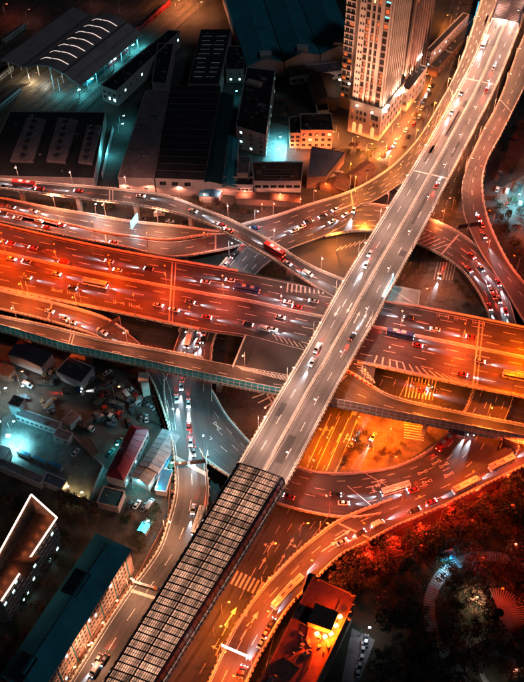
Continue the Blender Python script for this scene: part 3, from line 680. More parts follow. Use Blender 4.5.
def vehicle(p, ang, kind, colr, lit, where, beam=None):
    nm = {'car': 'car', 'taxi': 'taxi', 'van': 'van', 'bus': 'bus', 'truck': 'truck'}[kind]
    t = link(nm, None, None, p, ang); t['category'] = nm
    for n, me, loc in vehicle_parts(kind, colr, lit): link(n, me, t, loc)
    if beam if beam is not None else lit:
        hl = {'bus': 6.2, 'truck': 4.2}.get(kind, 2.7)
        o = bpy.data.objects.new('headlamp', HEADSPOT); COL.objects.link(o); o.parent = t; o.location = (hl, 0, .75); o.rotation_euler = (R(80), 0, R(-90))
        o = bpy.data.objects.new('tail_lamp', TAILPT); COL.objects.link(o); o.parent = t; o.location = (-hl-.2, 0, .9); o.rotation_euler = (R(76), 0, R(90))
    CARS.setdefault((colr, nm, where), []).append(t); return t
NDR = [0]
def drive(r, px, py, sgn, kind='car', colr='white', lit=True, where=None):
    NDR[0] += 1
    if r in (exp, ring_e, top) and NDR[0] % 3 == 2: return
    if colr == 'yellow' and kind == 'bus': colr = 'silver'
    if colr == 'white' and kind == 'car' and rnd.random() < .35: colr = rnd.choice(['black','grey','silver','grey'])
    m, u = r.near(px, py)
    if not (0.02 < u < .98): u = min(max(u, .1), .9)
    if r.ground is False or True:
        p = r.at(m, u); d = r.dirn(m, u)*sgn; p = p+Vector((0,0,.03)); vehicle(p, math.atan2(d.y, d.x), kind, colr, lit, where or r.nick)
W, K_, S, Rd, Bl, G_ = 'white', 'black', 'silver', 'red', 'blue', 'grey'
# top viaduct: left carriageway comes down (sgn +1), right carriageway goes up (sgn -1)
for a in ((484,45,1,'bus',W),(477,62,1,'car',Bl),(462,92,1,'car',W),(452,112,1,'car',S),(385,235,1,'car',W),(371,252,1,'car',S),(366,266,1,'car',W),(326,336,1,'car',W),(317,350,1,'van',S),(311,366,1,'car',W),
          (500,52,-1,'car',Rd),(493,70,-1,'car',S),(486,92,-1,'car',Rd),(481,104,-1,'van',Rd),(437,185,-1,'car',Rd),(352,338,-1,'car',K_),(420,215,-1,'car',G_)): drive(top, *a)
# expressway: upper carriageway heads left, lower heads right
for a in ((12,244,-1,'car',Rd),(30,249,-1,'car',Rd),(48,252,-1,'bus',Rd),(28,262,-1,'car',G_),(66,263,-1,'van',Rd),(85,266,-1,'truck',Rd),(118,271,-1,'car',W),(110,262,-1,'car',S),(150,277,-1,'bus',W),(145,270,-1,'car',K_),
          (205,283,-1,'car',S),(226,293,-1,'car',Rd),(244,291,-1,'bus',Bl),(232,281,-1,'car',W),(262,296,-1,'car',Rd),(285,303,-1,'car',W),(300,308,-1,'car',Rd),(270,287,-1,'car',G_),(312,302,-1,'car',S),
          (10,260,1,'car',W),(38,272,1,'car',W),(30,278,1,'car',S),(55,275,1,'car',W),(12,277,1,'taxi',Bl),(98,285,1,'bus',W),(160,306,1,'car',W),(148,302,1,'car',S),(172,311,1,'car',W),(188,303,1,'car',G_),(238,318,1,'car',W),
          (250,325,1,'car',K_),(262,330,1,'van',W),(255,336,1,'taxi','yellow'),(275,330,1,'car',W),(284,318,1,'car',S),(288,341,1,'taxi',Bl),(210,318,1,'car',Rd),(70,289,1,'car',K_),(128,298,1,'taxi','yellow'),
          (400,336,1,'bus',Bl),(415,346,1,'car',Rd),(436,353,1,'car',W),(480,362,1,'car',S),(512,378,1,'bus','yellow'),(385,338,1,'car',W),(460,375,1,'car',Rd),
          (434,330,-1,'car',W),(455,335,-1,'bus',W),(470,338,-1,'car',Rd),(412,319,-1,'car',K_),(508,350,-1,'car',Rd)): drive(exp, *a)
for a in ((25,186,-1,'bus',Rd),(38,190,-1,'car',Rd),(76,192,-1,'car',Rd),(140,197,1,'car',W),(190,212,1,'car',S),(222,226,-1,'car',Rd),(230,231,-1,'car',Rd),(272,252,-1,'bus',Rd),(290,264,1,'car',W),(305,275,1,'van',W)): drive(nwr, *a)
for a in ((8,208,1,'car',W),(30,212,1,'car',S)): drive(d1, *a)
for a in ((5,214,-1,'car',K_),(18,219,-1,'car',S),(38,222,1,'car',W),(48,228,-1,'car',Rd),(58,226,1,'car',Rd),(115,243,-1,'car',Rd)): drive(d2, *a)
for a in ((50,312,1,'car',W),(62,319,1,'car',S),(72,323,1,'car',W),(105,334,1,'van',W)): drive(f0, *a)
for px, py, k, c in ((339,212,'taxi',W),(347,212,'car',W),(345,219,'taxi',W),(353,217,'taxi',W),(354,210,'taxi',W),(359,214,'taxi',W)):
    pass
for px, py, k, c, lt in ((333,211,'taxi',W,1),(343,216,'taxi',W,1),(352,211,'taxi',W,1),(324,217,'car',K_,1),(334,222,'taxi',W,1),(311,222,'car',K_,1),(305,227,'car',W,1),(297,231,'car',W,1),(253,229,'car',Bl,1)): drive(dw, px, py, 1, k, c, True)
for px, py, k, c in ((430,243,'car',W),): pass
for a in ((205,252,1,'car',W),(220,244,1,'van',K_),(214,252,1,'car',S),(207,260,1,'car',W),(186,332,1,'car',W),(191,338,1,'bus',W),(198,332,1,'car',S),(197,345,1,'car',W),(203,340,1,'car',K_),(186,345,1,'taxi',Rd),(206,332,1,'car',W),
          (188,405,1,'car',W),(190,425,-1,'car',Rd),(189,445,1,'car',S),(192,455,1,'car',W),(178,398,1,'car',W),(183,385,1,'car',S),(197,525,1,'bus',W),(192,512,1,'car',S),(98,660,1,'car',W),(95,672,1,'van',S),(103,665,1,'car',K_)): drive(ring_w, *a)
for a in ((480,262,-1,'bus',W),(468,270,-1,'car',Rd),(474,258,-1,'car',Rd),(486,278,1,'car',Bl),(490,290,1,'car',W),(497,283,-1,'car',Rd),(488,283,1,'car',S),(494,297,1,'car',Rd),(501,302,-1,'car',W),(494,308,1,'taxi',Bl),(505,312,-1,'car',Rd),(482,270,-1,'car',K_),(499,318,-1,'car',Rd),(488,310,-1,'car',Rd)): drive(ring_e, *a)
for a in ((481,226,-1,'car',Rd),(477,221,-1,'car',Rd),(484,235,1,'car',W)): drive(h2, *a)
for a in ((335,496,1,'car',W),(341,506,1,'taxi',W),(393,494,-1,'bus',W),(402,489,-1,'car',K_),(412,492,-1,'car',Rd),(446,446,1,'bus',Rd),(468,432,-1,'car',Rd),(474,434,-1,'car',Rd),(290,497,-1,'car',Rd)): drive(ring_s, *a)
for a in ((466,486,1,'bus','yellow'),(500,467,1,'bus','yellow'),(432,501,1,'car',Rd),(283,600,1,'bus',W),(291,590,1,'bus','yellow'),(272,620,1,'car',K_),(266,632,1,'car',Rd),(262,640,1,'car',W),(244,668,1,'car',W),(240,675,1,'car',Rd),(360,534,1,'car',W),(378,524,1,'van',W),(415,510,1,'car',K_),(342,543,1,'car',S)): drive(j, *a)
for a in ((420,392,1,'car',Rd),(426,388,1,'truck',Bl),(434,391,-1,'car',K_)): drive(cross_e, *a)
for a in ((245,398,-1,'car',W),(243,427,1,'car',W)): drive(ave2, *a)
for a in ((352,445,1,'car',W),(440,275,-1,'car',W),(395,440,-1,'car',W)): drive(ave, *a)
for px, py in ((314,241),(311,247)): pass
for px, py, c in ((404,132,W),(409,136,K_),(412,126,Rd),(418,118,W),(420,110,S),(398,140,S),(390,148,Rd),(425,100,K_),(430,93,W),(433,85,K_),(437,76,G_),(441,66,K_)): drive(side_st, px, py, 1, 'car', c, False)
drive(side_st, 394, 146, -1, 'car', W, True); drive(side_st, 428, 90, -1, 'car', W, True)
def parked(px, py, ang, kind, colr, where, lit=False, beam=False): vehicle(U(px, py, .06), R(ang), kind, colr, lit, where, beam)

# ------------------------------------------------------------------ covered viaduct section (glazed noise tunnel)
M_rib = mat('tunnel_rib', (.03,.033,.045), .55, .3, var=.15)
M_pane = mat('translucent_roof_panel', (.72,.63,.56), .45, var=.18, scale=.35, trans=.62, fine=9)
def objvar(m, lo, hi):
    nt = m.node_tree; b = nt.nodes['Principled BSDF']; l = b.inputs['Base Color'].links[0]; src = l.from_socket; targets = [k.to_socket for k in nt.links if k.from_socket == src]
    oi = nt.nodes.new('ShaderNodeObjectInfo'); mr = nt.nodes.new('ShaderNodeMapRange'); mr.inputs['To Min'].default_value = lo; mr.inputs['To Max'].default_value = hi; nt.links.new(oi.outputs['Random'], mr.inputs['Value'])
    vm = nt.nodes.new('ShaderNodeVectorMath'); vm.operation = 'SCALE'; nt.links.new(src, vm.inputs[0]); nt.links.new(mr.outputs[0], vm.inputs['Scale'])
    for tg in targets: nt.links.new(vm.outputs[0], tg)
objvar(M_pane, .62, 1.12)
_d = top.dirn(top.len-60); _nt = M_pane.node_tree; _b = _nt.nodes['Principled BSDF']; _src = _b.inputs['Base Color'].links[0].from_socket
_tg = [k.to_socket for k in _nt.links if k.from_socket == _src]
_g = _nt.nodes.new('ShaderNodeNewGeometry'); _dp = _nt.nodes.new('ShaderNodeVectorMath'); _dp.operation = 'DOT_PRODUCT'; _dp.inputs[1].default_value = (-_d.y, _d.x, 0); _nt.links.new(_g.outputs['Position'], _dp.inputs[0])
_n = _nt.nodes.new('ShaderNodeTexNoise'); _n.noise_dimensions = '1D'; _n.inputs['Scale'].default_value = .42; _n.inputs['Detail'].default_value = 4; _nt.links.new(_dp.outputs['Value'], _n.inputs['W'])  # lengthwise bright bands of the lit road below, put into the panel colour
_m = _nt.nodes.new('ShaderNodeMapRange'); _m.inputs['From Min'].default_value = .35; _m.inputs['From Max'].default_value = .65; _m.inputs['To Min'].default_value = .5; _m.inputs['To Max'].default_value = 1.3; _nt.links.new(_n.outputs['Fac'], _m.inputs['Value'])
_s = _nt.nodes.new('ShaderNodeVectorMath'); _s.operation = 'SCALE'; _nt.links.new(_src, _s.inputs[0]); _nt.links.new(_m.outputs[0], _s.inputs['Scale'])
for k in _tg: _nt.links.new(_s.outputs[0], k)
M_side = mat('ribbed_side_glass', (.045,.06,.095), .22, var=.25, scale=.5, spec=.8)
def tunnel(r, m0, m1, label, step, pane_mat, rise=5.2, mull=9):
    c = r.at((m0+m1)/2, .5); t = root('tunnel_cover', label, 'tunnel cover', Vector((c.x, c.y, r.at(m0,.5).z)))
    n = max(2, int((m1-m0)/step)); prof = [(.0,.95),(.012,3.4),(.045,rise*.93),(.075,rise)]
    rib = MB(); mul = MB(); side = MB()
    def P(m, u, z): p = r.at(m, u); return p+Vector((0,0,z))
    for k in range(n+1):
        m = m0+(m1-m0)*k/n; pts = [P(m, u, z) for u, z in prof]+[P(m, .5, rise+.35)]+[P(m, 1-u, z) for u, z in reversed(prof)]
        for a, b in zip(pts, pts[1:]): rib.bar(a+Vector((0,0,.14)), b+Vector((0,0,.14)), .42, .3)
    for k in range(n):
        ma, mb_ = m0+(m1-m0)*k/n, m0+(m1-m0)*(k+1)/n; g = .22
        for u0, u1, z0, z1 in ((.085,.49,rise,rise+.33),(.51,.915,rise+.33,rise)):
            pm_ = MB(); q = [P(ma+g, u0, z0), P(ma+g, u1, z1), P(mb_-g, u1, z1), P(mb_-g, u0, z0)]
            pm_.add([p for p in q]+[p+Vector((0,0,.08)) for p in q], [(0,3,2,1),(4,5,6,7),(0,1,5,4),(1,2,6,5),(2,3,7,6),(3,0,4,7)])
            part(pm_, 'roof_panel', pane_mat, t)
            for i in range(1, mull):
                f = i/mull; a = P(ma+g, u0+(u1-u0)*f, z0+(z1-z0)*f+.1); b = P(mb_-g, u0+(u1-u0)*f, z0+(z1-z0)*f+.1); mul.bar(a, b, .2, .1)
            md = (ma+mb_)/2; mul.bar(P(md, u0, z0+.1), P(md, u1, z1+.1), .12, .1)
    for s0 in (0, 1):
        for (ua, za), (ub, zb) in zip(prof, prof[1:]):
            side = MB(); rings = []
            for k in range(n+1):
                m = m0+(m1-m0)*k/n; A, B = P(m, abs(s0-ua), za), P(m, abs(s0-ub), zb); rings.append((A, B))
            for a, b in zip(rings, rings[1:]):
                side.add([a[0], a[1], b[1], b[0]], [(0,1,2,3)] if s0 else [(3,2,1,0)])
            part(side, 'side_glass', M_side, t)
    part(rib, 'arch_rib', M_rib, t, stuff=True); part(mul, 'mullion', M_rib, t, stuff=True)
    # ridge beam and end beam
    rb = MB()
    for k in range(n): rb.bar(P(m0+(m1-m0)*k/n, .5, rise+.55), P(m0+(m1-m0)*(k+1)/n, .5, rise+.55), .5, .25)
    part(rb, 'ridge_beam', M_rib, t)
    for s0 in (.085, .915):
        rb = MB()
        for k in range(n): rb.bar(P(m0+(m1-m0)*k/n, s0, rise+.2), P(m0+(m1-m0)*(k+1)/n, s0, rise+.2), .45, .3)
        part(rb, 'edge_beam', M_dark, t)
    m = m0+6
    while m < m1:
        for u in (.27, .73):
            p = P(m, u, 3.6); bulb(t, p-t.location, (1,.64,.5), 1900*rnd.uniform(.6,1.4), .5, None)
        m += 11
    return t
mS, _ = on(top, 261, 477); mN, _ = on(top, 503.5, 27.5)
tunnel(top, mS, top.len-1, 'glazed tunnel of pale roof panels and black ribs over the lower top viaduct', 2.75, M_pane)
M_pane2 = mat('dim_roof_panel', (.3,.22,.19), .5, var=.2, scale=.5, trans=.3)
tunnel(top, 1, mN, 'darker noise tunnel over the top viaduct at the top edge of the picture', 1.9, M_pane2, rise=4.6, mull=10)

# ------------------------------------------------------------------ glazed sound barrier
M_teal_lit = mat('teal_lit_barrier_glass', (.1,.5,.55), .25, var=.2, scale=.3, trans=.45, spec=.7)  # teal of the cool yard light is put into the first glass colour
M_brownp = mat('tinted_barrier_glass', (.42,.32,.26), .3, var=.25, scale=.3, trans=.35, spec=.7)
c = sbr.at(sbr.len/2, 1); sb = root('sound_barrier', 'tall panelled sound barrier along the lower edge of the narrow viaduct, teal on the left', 'sound barrier', Vector((c.x, c.y, ZB)))
post = MB(); rail = MB(); m = 0.0; pm_me = {}
while m+2.6 < sbr.len:
    a, b = sbr.at(m, 1), sbr.at(m+2.6, 1); q = (sbr.at(m,1)-sbr.at(m,0)).normalized()*.2; x, y = pix(a)
    if -50 < x < 575:
        a, b = a+q, b+q; z0, z1, z2 = Vector((0,0,1.05)), Vector((0,0,3.1)), Vector((0,0,4.4))
        d = (b-a).normalized()*.12; o = Vector((q.x, q.y, 0)).normalized()
        mbx = MB(); v = [a+d+z0, b-d+z0, b-d+z1, a+d+z1]; bow = -o*.7
        v += [b-d+z2+bow, a+d+z2+bow]
        w = [p-o*.06 for p in v]
        mbx.add(v+w, [(0,1,2,3),(3,2,4,5),(9,8,7,6),(11,10,8,9),(0,3,9,6),(3,5,11,9),(1,7,8,2),(2,8,10,4),(5,4,10,11),(0,6,7,1)])
        part(mbx, 'barrier_panel', M_teal_lit if x < 300 else M_brownp, sb)
        post.bar(a+z0+o*.2, a+z1+o*.2, .3, .3); post.bar(a+z1, a+z2+bow, .2, .2)
        rail.bar(a+z1+o*.12, b+z1+o*.12, .12, .12); rail.bar(a+z2+bow, b+z2+bow, .22, .16); rail.bar(a+z0+o*.05, b+z0+o*.05, .2, .3)
    m += 2.6
M_wsteel = mat('white_steel', (.75,.75,.75), .5, .1, var=.1)
part(post, 'post', M_wsteel, sb, stuff=True); part(rail, 'rail', M_wsteel, sb, stuff=True)

# ------------------------------------------------------------------ piers
def pier(r, m, w=None):
    c = r.at(m, .5); d = r.dirn(m); ang = math.atan2(d.y, d.x); h = c.z-1.7; W_ = (w or r.width(m))
    mb = MB(); s = W_*.16
    mb.box((c.x, c.y, 0), 2.0, max(2.0, s*1.6), h-1.6, ang)
    q = Vector((-d.y, d.x, 0)).normalized(); lo, hi = max(1.0, s*.8), W_*.34
    mb.loft([[c+d*k*1.0+q*e*lo+Vector((0,0,-3.3)) for k, e in ((-1,-1),(1,-1),(1,1),(-1,1))], [c+d*k*1.1+q*e*hi+Vector((0,0,-1.72)) for k, e in ((-1,-1),(1,-1),(1,1),(-1,1))]])
    part(mb, 'pier', M_girder, r.root)
for r in ROADS:
    m = 12.0
    while m < r.len:
        for dm in (0, 4, -4, 8, -8):
            c = r.at(m+dm, .5); x, y = pix(c)
            if not (-40 < x < 580 and -30 < y < 740): break
            hit = any((z := o.inside(c)) is not None and z < c.z-2.5 for o in ROADS if o is not r)
            if not hit: pier(r, m+dm); break
        m += 30

t = root('bridge_pier', 'square pale pier standing in front of the sound-barrier viaduct beside the west road', 'bridge pier', U(146,393,0))
mb = MB(); mb.box(U(146,393,0), 3.2, 3.6, 9.2, R(20)); part(mb, 'shaft', M_conc, t)
mb = MB(); mb.loft([[U(146,393,0)+Vector((x*f,y*f,z)) for x, y in ((-2,-2),(2,-2),(2,2),(-2,2))] for f, z in ((.82,9.2),(1.1,10.4),(1.1,11.4))]); part(mb, 'pier_head', M_conc, t)
# ------------------------------------------------------------------ buildings
PINK = mat('pink_render', (.42,.33,.31), .9, var=.15, scale=.4, wear=(.34,.27,.26)); WHITE = mat('white_render', (.5,.48,.48), .9, var=.14, scale=.4)
STONE = mat('pale_stone', (.5,.4,.33), .85, var=.1, scale=.5); BRICK = mat('brown_brick', (.2,.12,.09), .95, var=.3, scale=.8)
TEALR = mat('teal_metal_roof', (.035,.25,.32), .8, 0, var=.2, scale=.15, wear=(.03,.17,.21), spec=.1); BLACKR = mat('black_roof', (.014,.014,.018), .8, var=.5, scale=.3)
GREYR = mat('grey_felt_roof', (.2,.155,.165), .9, var=.3, scale=.25, wear=(.15,.12,.13), spec=.2); SLATE = mat('blue_grey_roof', (.1,.115,.17), .8, var=.15, scale=.3)
REDR = mat('red_metal_roof', (.2,.012,.028), .5, .1, var=.25, scale=.4); BROWNR = mat('rust_brown_roof', (.13,.06,.04), .85, var=.4, scale=.5, wear=(.07,.04,.03))
PURP = mat('plum_grey_roof', (.06,.05,.066), .75, var=.25, scale=.3); BLUER = mat('blue_sheet_roof', (.03,.16,.3), .5, var=.3, scale=.5); CORR = mat('weathered_corrugated_roof', (.2,.19,.2), .7, .2, var=.35, scale=.5)
M_win = mat('dark_window', (.012,.014,.018), .12, spec=.7, var=.05); M_frame = mat('window_frame', (.3,.28,.27), .7, var=.1)
LITW = emis('lit_window_warm', (1,.5,.2), .9); LITC = emis('lit_window_cool', (.45,.95,1), 2.6); LITO = emis('lit_window_orange', (1,.17,.03), .2)
M_acu = mat('roof_plant_metal', (.2,.18,.18), .7, .1, var=.35, scale=.5)
WINM = {}
def window(t, p, ang, w, h, glass, frame=M_frame):
    key = (round(w, 2), round(h, 2), glass.name, frame.name)
    if key not in WINM:
        mb = MB(); f = .1
        mb.box((0,-.05,0), w, .14, f, 0, 0); mb.box((0,-.05,h-f), w, .14, f, 0, 0)
        for s in (-1, 1): mb.box((s*(w/2-f/2),-.05,f), f, .14, h-2*f, 0, 0)
        if w > 1.3: mb.box((0,-.05,f), f*.7, .1, h-2*f, 0, 0)
        mb.box((0,-.02,f), w-2*f, .04, h-2*f, 0, 1)
        mb.box((0,-.16,-.1), w+.2, .3, .09, 0, 0)
        WINM[key] = mb.mesh('window', [frame, glass])
    o = link('window', WINM[key], t, p-t.location, ang); return o
def rect3(px3, h):
    p0, p1, p2 = [U(x, y, h) for x, y in px3]; d = (p1-p0).normalized(); q = p2-p1; q = q-d*q.dot(d); return [p0, p1, p1+q, p0+q]
def block(name, label, cat, px, h, wall, roof, kind='flat', z0=0.0, rise=2.5, par=.7, faces={}, rect=True, ov=.4, ribs=0, group=None, wins=M_win, lit=.1, litm=None, seed=1, rib_mat=None, inset=.25, quad=None):
    Q = quad or (rect3(px, h) if rect else [U(x, y, h) for x, y in px]); n = len(Q)
    c = sum(Q, Vector())/n; base = Vector((c.x, c.y, z0)); t = root(name, label, cat, base, group=group)
    area = sum(Q[i].x*Q[(i+1)%n].y-Q[(i+1)%n].x*Q[i].y for i in range(n))
    mb = MB(); mb.prism([(p.x, p.y) for p in Q], z0, h); part(mb, 'wall', wall, t)
    if kind == 'flat':
        mb = MB(); mb.prism([(p.x+(p.x-c.x)*.004, p.y+(p.y-c.y)*.004) for p in Q], h+.003, h+.2)
        part(mb, 'roof', roof, t)
        if par:
            for i in range(n):
                a, b = Q[i], Q[(i+1)%n]; mb = MB(); mb.bar(a+Vector((0,0,par/2+.1)), b+Vector((0,0,par/2+.1)), .35+.01*i, par+.02*i); part(mb, 'roof_parapet', wall, t)
    else:
        E = [p+(p-c).normalized()*ov for p in Q]; z = Vector((0,0,1))
        m0, m1 = (E[0]+E[1])/2, (E[2]+E[3])/2
        if kind == 'hip': m0, m1 = m0.lerp(m1, inset), m1.lerp(m0, inset)
        r0, r1 = m0+z*rise, m1+z*rise
        if kind == 'shed': pass
        for side, (a, b, c_, d_) in (('l', (E[0], r0, r1, E[3])), ('r', (r0, E[1], E[2], r1))):
            mb = MB(); up = z*.15; v = [a, b, c_, d_]; mb.add([p+z*.01 for p in v]+[p+up for p in v], [(0,3,2,1),(4,5,6,7),(0,1,5,4),(1,2,6,5),(2,3,7,6),(3,0,4,7)]); part(mb, 'roof_slope', roof, t)
            if ribs:
                rb = MB()
                k = int((b-c_).length/ribs)
                for i in range(k+1):
                    f = i/max(k, 1); rb.bar(a.lerp(d_, f)+z*.2, b.lerp(c_, f)+z*.2, .22, .14)
                part(rb, 'roof_rib', rib_mat or roof, t, stuff=True)
        if kind == 'gable':
            for a, b, r_ in ((Q[0], Q[1], r0), (Q[2], Q[3], r1)):
                mb = MB(); i_ = (c-(a+b)/2).normalized()*.3; mm = (a+b)/2+z*(rise-.05); v = [a, b, mm]; mb.add(v+[p+i_ for p in v], [(0,1,2),(5,4,3),(0,3,4,1),(1,4,5,2),(2,5,3,0)]); part(mb, 'gable_wall', wall, t)
        else:
            for a, b, r_ in ((E[0], E[1], r0), (E[2], E[3], r1)):
                mb = MB(); v = [a, b, r_]; mb.add([p+z*.01 for p in v]+[p+z*.16 for p in v], [(0,2,1),(3,4,5),(0,1,4,3),(1,2,5,4),(2,0,3,5)]); part(mb, 'hip_end', roof, t)
        mb = MB(); mb.bar(r0+z*.22, r1+z*.22, .35, .16); part(mb, 'ridge_cap', rib_mat or roof, t)
    rr = random.Random(seed)
    for ei, (cols, rows, ww, wh, za, zb) in faces.items():
        a, b = Q[ei], Q[(ei+1)%n]; d = (b-a).normalized(); L = (b-a).length; nrm = Vector((d.y, -d.x, 0))
        if nrm.dot((a+b)/2-c) < 0: nrm = -nrm
        ang = math.atan2(nrm.y, nrm.x)+math.pi/2
        for i in range(cols):
            for k in range(rows):
                f = (i+.5)/cols; zc = za+(zb-za)*((k+.5)/rows)-wh/2
                g_ = (litm or LITC) if rr.random() < lit else wins
                window(t, Vector((a.x+(b.x-a.x)*f, a.y+(b.y-a.y)*f, zc))+nrm*.03, ang, ww, wh, g_)
    if kind == 'flat' and h > 3.4 and n == 4 and (Q[1]-Q[0]).length > 5:
        d_ = Q[1]-Q[0]; aa = math.atan2(d_.y, d_.x); ar = (Q[1]-Q[0]).length*(Q[3]-Q[0]).length
        for k in range(min(16, 2+int(ar/70))):
            u_, v_ = rr.uniform(.1,.9), rr.uniform(.08,.92); p = Q[0].lerp(Q[1], u_).lerp(Q[3].lerp(Q[2], u_), v_); kind_ = rr.random(); mb = MB(); z_ = h+.21
            if kind_ < .4: mb.box((p.x,p.y,z_), 1.6, .9, .9, aa); mb.tube((p.x,p.y,z_+.9), (p.x,p.y,z_+1.0), .35, .35, 10); part(mb, 'air_conditioner', M_acu, t)
            elif kind_ < .6: mb.tube((p.x,p.y,z_), (p.x,p.y,z_+1.1), .3, .3, 8); mb.tube((p.x,p.y,z_+1.1), (p.x,p.y,z_+1.5), .55, .15, 8); part(mb, 'roof_vent', M_acu, t)
            elif kind_ < .8:
                q_ = p+Vector((math.cos(aa+1.57*(k%2)), math.sin(aa+1.57*(k%2)), 0))*min(6, (Q[1]-Q[0]).length*.3); mb.bar((p.x,p.y,z_+.25), (q_.x,q_.y,z_+.25), .22, .22); part(mb, 'roof_pipe', M_acu, t)
            else: mb.box((p.x,p.y,z_), rr.uniform(1.5,3.5), rr.uniform(1.2,2.6), rr.uniform(.5,1.8), aa); part(mb, 'roof_hatch', M_acu, t)
    return t, Q
def along(Q, i, f, g): return Q[0].lerp(Q[1], f).lerp(Q[3].lerp(Q[2], f), g)
def unit(t, Q, f, g, sx, sy, h, m, name='roof_unit', dz=.2, ang=None):
    p = along(Q, 0, f, g); d = Q[1]-Q[0]; mb = MB(); mb.box((p.x, p.y, p.z+dz), sx, sy, h, math.atan2(d.y, d.x) if ang is None else ang); mb.box((p.x, p.y, p.z+dz+h+.002), sx*.8, sy*.8, .12, math.atan2(d.y, d.x) if ang is None else ang); return part(mb, name, m, t)

B1, Q1 = block('shed', 'long dark ribbed-roof shed with a pale pink three-window front above the curved ramp', 'shed', [(155,178),(204,180),(221,86)], 11, PINK, BLACKR, 'gable', rise=2, rect=False, ribs=0, quad=[U(155,178,11),U(204,180,11),U(221,87,11),U(172,87,11)])
def sawtooth(t, Q, n, m1, m2, amp=1.1, z0=.3, lit=None):
    for k in range(n):
        a, b, c_, d_ = along(Q,0,.01,k/n), along(Q,0,.99,k/n), along(Q,0,.99,(k+.82)/n), along(Q,0,.01,(k+.82)/n); z = Vector((0,0,1))
        mb = MB(); mb.add([a+z*z0, b+z*z0, c_+z*(z0+amp), d_+z*(z0+amp), c_+z*z0, d_+z*z0], [(0,1,2,3),(3,2,4,5),(0,3,5),(1,4,2)]); part(mb, 'roof_bay', m1, t)
        mb = MB(); mb.bar(d_+z*(z0+amp+.08), c_+z*(z0+amp+.08), .3, .16); part(mb, 'roof_edge', m2, t)
bpy.data.objects.remove  # (no removal needed)
M_edge = mat('pale_roof_edge', (.16,.12,.12), .7, var=.3)
for ch in list(B1.children):
    if ch.name.split('.')[0] in ('roof_slope', 'ridge_cap', 'gable_wall'): bpy.data.objects.remove(ch)
mb = MB(); mb.prism([(p.x,p.y) for p in Q1], 11.003, 11.25); part(mb, 'roof', BLACKR, B1)
sawtooth(B1, Q1, 14, BLACKR, M_edge)
for f in (.17,.42,.68):
    a = Q1[0].lerp(Q1[1], f); window(B1, Vector((a.x, a.y-.03, 6.5)), 0, 4.6, 2.6, M_win)
Q = [U(188,85,12),U(219,85,12),U(231,31,12),U(201,31,12)]
B2, _ = block('shed', 'dark shed with lit skylight strips across its roof beyond the ribbed-roof shed', 'shed', None, 12, PINK, BLACKR, 'flat', quad=Q, par=.5)
sawtooth(B2, Q, 12, BLACKR, mat('roof_edge_blue', (.07,.08,.09), .7))
for k in range(1, 11):
    for s in (0, 1):
        if rnd.random() < .9:
            a = along(Q,0,.08+s*.43+rnd.random()*.1,(k+.4)/12); b = along(Q,0,.48+s*.43-rnd.random()*.12,(k+.4)/12); mb = MB(); mb.bar(a+Vector((0,0,1.1)), b+Vector((0,0,1.1)), .42, .1); part(mb, 'skylight', emis('skylight_glow_%d' % rnd.randrange(3), rnd.choice([(.5,.8,1),(.8,.75,.75),(.5,.7,.75)]), rnd.choice([.015,.03,.055])), B2)
block('annex', 'grey felt-roofed annex on the left flank of the ribbed-roof shed', 'annex', None, 9.5, PINK, GREYR, 'flat', quad=[U(118,178,9.5),U(154,179,9.5),U(171,90,9.5),U(146,91,9.5)], par=.4, faces={0:(2,1,2,1.2,2,4)})
block('shed', 'dark teal gabled shed right of the ribbed-roof shed', 'shed', None, 8.5, PINK, mat('deep_teal_roof', (.008,.04,.05), .5, var=.3, scale=.2), 'gable', quad=[U(197,183,8.5),U(222,184,8.5),U(234,96,8.5),U(212,94,8.5)], rise=1.6, ribs=0)
block('shed', 'black shed beside the small gable house behind the ribbed-roof shed', 'shed', None, 10, PINK, BLACKR, 'flat', quad=[U(152,83,10),U(166,84,10),U(174,44,10),U(158,44,10)], par=.4)
block('shed', 'narrow teal lean-to with a low pink front beside the white four-storey block', 'shed', None, 6, PINK, TEALR, 'gable', quad=[U(222,186,6),U(236,187,6),U(240,110,6),U(232,110,6)], rise=1.0)
B3, Q3 = block('apartment_block', 'white rendered block with a long dark roof and lit window column facing the camera', 'apartment block', None, 14, WHITE, BLACKR, 'flat', quad=[U(236,127,14),U(266,136,14),U(275,71,14),U(247,68,14)], par=.6, faces={0:(3,4,1.5,1.3,1,13),1:(9,4,1.4,1.3,1,13)}, lit=.2, seed=4)
unit(B3, Q3, .3, .1, 8, 5, 2.4, BLACKR); unit(B3, Q3, .35, .72, 9, 4, 2, PINK, 'stair_head'); unit(B3, Q3, .7, .4, 4, 3, 1.2, GREYR)
B, Q = block('gable_house', 'small pink gable house with two windows beside a teal lamp', 'house', None, 9, PINK, BLACKR, 'flat', quad=[U(226,70,9),U(244,70,9),U(243,47,9),U(226,47,9)], faces={0:(2,2,1.3,1.2,1,8)}, lit=.5, seed=3)
for i, (nm, q) in enumerate((('leftmost', [(247,66),(284,62),(258,-15),(222,-12)]), ('middle', [(285,61),(320,54.5),(291,-18),(259,-15)]), ('rightmost', [(321,54),(356,49),(326,-22),(292,-18)]))):
    t, Q = block('warehouse', nm+' of the three big teal-roofed warehouses at the top edge', 'warehouse', None, 10, PINK, TEALR, 'gable', quad=[U(x,y,10) for x,y in q], rise=4, ribs=4.5, rib_mat=mat('teal_rib', (.07,.3,.36), .5), ov=.2)
    p = Q[0].lerp(Q[1], .5)+Vector((0,1.5,3.2)); mb = MB(); mb.box((p.x, p.y+2, p.z), 6.5, 5, 1.9); part(mb, 'dormer_box', PINK, t); mb = MB(); mb.box((p.x, p.y+2, p.z+1.902), 7, 5.4, .25); part(mb, 'dormer_roof', WHITE, t)
